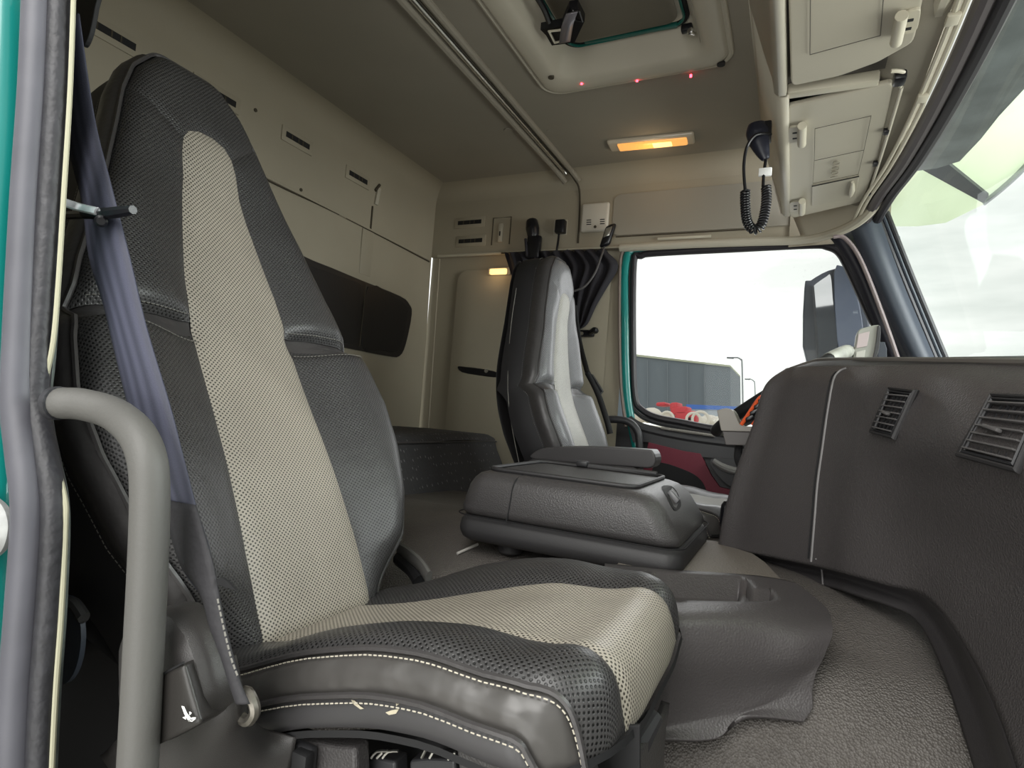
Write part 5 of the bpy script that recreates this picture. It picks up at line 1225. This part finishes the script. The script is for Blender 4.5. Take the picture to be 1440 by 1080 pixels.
# ================================================================== OUTSIDE
t = thing('exterior_sun_visor', 'translucent green exterior sun visor above the windshield', 'sun visor', (.4, 1.8, .80))
GV, gnt, gb = newmat('translucent green acrylic')
gb.inputs['Base Color'].default_value = srgb(222, 228, 208); gb.inputs['Roughness'].default_value = .3
tr = gnt.nodes.new('ShaderNodeBsdfTranslucent'); tr.inputs[0].default_value = srgb(236, 243, 226); mx = gnt.nodes.new('ShaderNodeMixShader'); mx.inputs[0].default_value = .7
gnt.links.new(gb.outputs[0], mx.inputs[1]); gnt.links.new(tr.outputs[0], mx.inputs[2]); gnt.links.new(mx.outputs[0], gnt.nodes['Material Output'].inputs[0])
Zv = .80
vp = [at(u, v, 'Z', Zv) for u, v in [(1238, 300), (1246, 317), (1290, 317), (1330, 312), (1385, 285), (1440, 241), (1500, 175)]]+[V((.95, 1.2, Zv)), V((.95, .4, Zv)), V((.27, .4, Zv)), V((.28, 1.5, Zv))]
patch('visor_sheet', [(p.x, p.y) for p in vp], lambda a, b: V((a, b, Zv+.0)), GV, t, .05, solid=.004)
vd = [at(u, v, 'Z', Zv-.02) for u, v in [(1250, 270), (1288, 236), (1318, 232), (1350, 222), (1380, 190), (1405, 158), (1440, 120), (1500, 40)]]+[V((.6, .6, Zv-.02)), V((.28, .6, Zv-.02)), V((.28, 1.5, Zv-.02))]
patch('visor_bracket', [(p.x, p.y) for p in vd], lambda a, b: V((a, b, Zv-.02)), mat('smoky grey bracket', srgb(92, 98, 98), .35, var=.35, vscale=9), t, .05, solid=.01)
br = [at(u, v, 'Z', Zv-.02) for u, v in [(1288, 234), (1330, 228), (1390, 276), (1383, 286)]]
MB().prism(br, (0, 0, .01)).build('visor_strut', mat('dark strut', srgb(62, 66, 70), .5), t)
MB().tube([at(u, v, 'Z', Zv-.01) for u, v in [(1385, 284), (1410, 264), (1440, 236), (1500, 170)]], .012, 8, flat=.5).build('visor_edge', mat('grey visor edge', srgb(150, 156, 158), .4), t)
# mirror
t = thing('door_mirror', 'tall dark framed exterior mirror outside the driver window', 'mirror', at(1160, 450, 'Y', 2.62))
ym = 2.62
patch('mirror_housing', clean(pl2(spath2([(1131, 405), (1140, 394), (1165, 380), (1190, 376), (1200, 384), (1222, 450), (1222, 520), (1137, 520)], 3, True), ym)), lambda a, b: V((a, ym, b)), PILL, t, .03, solid=.06, puff=(.012, .012))
mn_ = V((-1.0, -.72, -.10)).normalized(); mc_ = at(1154, 450, 'Y', ym-.03)
mp_ = [ray(u, v)*(mc_.dot(mn_)/ray(u, v).dot(mn_)) for u, v in spath2([(1137, 412), (1144, 402), (1162, 389), (1168, 388), (1171, 420), (1176, 500), (1137, 505)], 3, True)]
mesh('mirror_glass', mp_, [list(range(len(mp_)))], mat('mirror glass', (.85, .86, .88, 1), .03, 1), t, False)
patch('housing_side', clean(pl2(spath2([(1172, 386), (1190, 380), (1200, 400), (1212, 450), (1214, 515), (1182, 515)], 3, True), ym)), lambda a, b: V((a, ym-.02, b)), mat('slate mirror side', srgb(66, 74, 88), .4), t, .03, solid=.01, puff=(.004, .01))
t = thing('front_corner_mirror', 'small blurred mirror edge outside the windshield corner', 'mirror', at(1256, 352, 'Y', 2.5))
MB().rbox(at(1254, 350, 'Y', 2.5), (.05, 0, 0), (0, .03, 0), (0, 0, .10), .012, 3).build('mirror_body', mat('blurred blue grey', srgb(150, 160, 168), .6), t)
MB().tube([at(1248, 362, 'Y', 2.5), at(1242, 380, 'Y', 2.45)], .008, 8, sub=2).build('mirror_arm', PILL, t)
# ground + building + lamp posts + truck + machinery
struct(MB().quad((-120, -60, -2.4), (160, -60, -2.4), (160, 240, -2.4), (-120, 240, -2.4)).build('ground', mat('pale yard', srgb(190, 188, 180), .9)))
t = thing('warehouse', 'long dark grey warehouse block seen through the driver window', 'building', at(960, 590, 'Y', 60))
yb2 = 60
def oq(px, y): return [at(u, v, 'Y', y) for u, v in px]
MB().prism(oq([(780, 487), (1027, 515), (1028, 590), (780, 590)], yb2), (0, 12, 0)).build('warehouse_wall', mat('grey cladding', srgb(118, 128, 136), .8), t, smooth=False)
MB().prism(oq([(780, 485), (1027, 513.5), (1027, 516), (780, 488)], yb2-.2), (0, 12, 0)).build('roof_edge', mat('pale parapet', srgb(200, 205, 180), .8), t, smooth=False)
for u in (910, 938, 966, 990): MB().prism(oq([(u, 505+(u-893)*.11), (u+.8, 505+(u-893)*.11), (u+.8, 590), (u, 590)], yb2-.25), (0, .1, 0)).build('wall_joint', mat('joint', srgb(132, 140, 146), .8), t, smooth=False)
t = thing('blue_truck_trailer', 'long blue trailer roof line in front of the warehouse', 'trailer', at(1000, 580, 'Y', 40))
MB().prism(oq([(965, 568.5), (1045, 572), (1045, 577), (965, 575)], 40), (0, 2, 0)).build('trailer_side', mat('blue tarp', srgb(70, 120, 210), .6), t, smooth=False)
MB().prism(oq([(965, 575), (1045, 577), (1045, 600), (965, 600)], 40.1), (0, 1.8, 0)).build('trailer_body', mat('pale body', srgb(190, 200, 210), .6), t, smooth=False)
for i, (pu, pv, lab) in enumerate(((1043, 503, 'curved grey street lamp post right of the warehouse'), (1061, 533, 'smaller distant street lamp right of the taller one'))):
    t = thing('street_lamp', lab, 'street lamp', at(pu, 590, 'Y', 45+20*i))
    y_ = 45+20*i; w_ = 14 if i == 0 else 8
    MB().tube([at(pu+2, 590, 'Y', y_), at(pu+.5, pv+10, 'Y', y_), at(pu-1, pv+3, 'Y', y_), at(pu-6, pv, 'Y', y_), at(pu-w_, pv, 'Y', y_)], .06 if i == 0 else .05, 6).build('lamp_post', mat('grey post', srgb(160, 165, 168), .6), t)
    MB().rbox(at(pu-w_-2, pv+.3, 'Y', y_), (.5, 0, .0), (0, .3, 0), (0, 0, .12), .03).build('lamp_head', mat('grey head', srgb(120, 125, 128), .6), t)
zt = at(950, 599, 'Y', 16).z
tag(MB().bb(-9, -1.0, 15, 27, -2.4, zt-.14, .05).build('storage_platform', mat('pale concrete', srgb(205, 200, 188), .9)), 'pale platform carrying the bundles and the red machine outside the window', 'platform')
MB().prism([at(u, v, 'X', -42)*1 for u, v in [(0, 0)]]*0+[V((-42, -20, -2.4)), V((-42, 70, -2.4)), V((-42, 70, 4.5)), V((-42, -20, 4.5))], (-2, 0, 0)).build('warehouse_wing', mat('dark cladding', srgb(70, 74, 80), .8), t, smooth=False)
t = thing('red_farm_machine', 'red machine with pale round wheels parked outside the driver window', 'machine', at(955, 592, 'Y', 16))
RED = mat('faded red paint', srgb(215, 60, 70), .6); PALE = mat('pale plaster white', srgb(232, 226, 214), .8)
for (u, v, w_, h_) in ((958, 578, .42, .22), (966, 586, .5, .3), (951, 572, .2, .2), (974, 590, .3, .2), (933, 569, .25, .1)):
    MB().rbox(at(u, v, 'Y', 16), (w_, 0, .03), (0, .8, 0), (0, 0, h_), .05, 3).build('machine_body', RED, t)
for (u, v, r_) in ((938, 588, .16), (985, 590, .2), (975, 590, .17)):
    c = at(u, v, 'Y', 15.4); MB().tube([c+V((math.cos(a)*r_, 0, math.sin(a)*r_)) for a in [2*math.pi*k/20 for k in range(20)]], .035, 8, closed=True, sub=1).build('machine_wheel', PALE, t)
for (u, v, r_) in ((938, 588, .13),): MB().cyl(at(u, v, 'Y', 15.42), at(u, v, 'Y', 15.6), r_, 20).build('wheel_disc', PALE, t)
labs = ['pale wrapped bundle at the far left of the window view', 'pale wrapped bundle left of the red machine, behind its wheel', 'pale wrapped bundle touching the left side of the red machine', 'pale wrapped bundle right of the red machine', 'pale wrapped bundle below the blue trailer', 'pale wrapped bundle nearest the grey tray', 'peach tinted bundle stacked behind the pale ones at left']
for i, (u, v, r_) in enumerate(((900, 578, .26), (915, 584, .30), (926, 576, .24), (985, 582, .22), (998, 584, .26), (1008, 592, .24), (908, 569, .18))):
    bm = bmesh.new(); bmesh.ops.create_icosphere(bm, subdivisions=3, radius=r_); c = at(u, v, 'Y', 17+1.3*i); r_ *= (1+.07*i); c.z = zt+r_*.8*.97-.02*0+(.0 if i < 6 else .0)
    for q in bm.verts:
        q.co = c+V((q.co.x*1.2, q.co.y, q.co.z*.8))*(1+.14*noise.noise(q.co*6+V((i*3, 0, 0))))
    bm.verts.index_update()
    tag(from_bm('wrapped_bundle', bm, mat('peach wrap', srgb(240, 205, 185), .8) if i in (6, 2) else PALE), labs[i], 'bundle', 'pale bundles outside the window')
# ================================================================== WORLD AND LIGHT
w = bpy.data.worlds.new('sky'); sc.world = w; w.use_nodes = True; nt = w.node_tree; N = nt.nodes.new; L = nt.links.new
bg = nt.nodes['Background']; tc = N('ShaderNodeTexCoord'); mp = N('ShaderNodeMapping'); mp.inputs['Scale'].default_value = (1, 1, 4.5)
L(tc.outputs['Generated'], mp.inputs[0]); no = N('ShaderNodeTexNoise'); no.inputs['Scale'].default_value = 2.6; no.inputs['Detail'].default_value = 5; no.inputs['Roughness'].default_value = .55; L(mp.outputs[0], no.inputs['Vector'])
ra = N('ShaderNodeValToRGB'); ra.color_ramp.elements[0].position = .36; ra.color_ramp.elements[0].color = srgb(208, 213, 208); ra.color_ramp.elements[1].position = .62; ra.color_ramp.elements[1].color = srgb(244, 245, 241)
L(no.outputs['Fac'], ra.inputs[0])
# brighter towards the driver side horizon (+Y, -X)
dt = N('ShaderNodeVectorMath'); dt.operation = 'DOT_PRODUCT'; L(tc.outputs['Generated'], dt.inputs[0]); dt.inputs[1].default_value = (-.35, .93, .1)
mr = N('ShaderNodeMapRange'); mr.inputs[1].default_value = .75; mr.inputs[2].default_value = 1.0; mr.inputs[3].default_value = 1.0; mr.inputs[4].default_value = 1.75; L(dt.outputs['Value'], mr.inputs[0])
L(ra.outputs[0], bg.inputs[0]); L(mr.outputs[0], bg.inputs[1])
def area(name, loc, to_, size, e, col=(1, 1, 1), sy=None):
    l = bpy.data.lights.new(name, 'AREA'); l.energy = e; l.size = size; l.color = col
    if sy: l.shape = 'RECTANGLE'; l.size_y = sy
    o = bpy.data.objects.new(name, l); COL.objects.link(o); o.location = loc
    o.rotation_euler = (V(to_)-V(loc)).to_track_quat('-Z', 'Y').to_euler(); return o
area('door_daylight_fill', (-.1, -1.4, 1.9), (-.3, 1.0, -.1), 1.8, 78, (1, .98, .95))  # added fill lamp behind the camera, boosts daylight through the door
area('door_low_fill', (-.3, -.9, .25), (-.4, .6, -.1), .9, 8, (1, .99, .97))  # added lower fill lamp, gives the near seat side its sheen
area('front_bounce_fill', (1.5, 1.3, .16), (-.1, 1.3, .8), 1.3, 30, (1, .99, .96))  # added upward fill lamp standing in for ground bounce, lifts the locker doors
area('door_bounce_fill', (-.1, -1.1, -.5), (0, 1.3, .85), 1.3, 14, (1, .99, .96))  # added low fill lamp outside the door, brightens the ceiling
area('windshield_daylight_fill', (1.3, 1.2, 1.1), (-.5, 1.2, 0), 1.6, 75, (.96, .98, 1))  # added fill lamp, boosts windshield daylight on the seat faces
area('far_window_daylight_fill', (-.1, 3.3, .6), (-.3, 1.0, -.1), 1.2, 10, (.97, .98, 1))  # added fill lamp outside the far window, boosts the interior
sc.view_settings.view_transform = 'Standard'; sc.view_settings.look = 'None'; sc.view_settings.exposure = 0
sc.cycles.max_bounces = 8; sc.cycles.transparent_max_bounces = 12
try:
    sc.cycles.use_denoising = True; sc.cycles.denoiser = 'OPENIMAGEDENOISE'
except Exception: pass
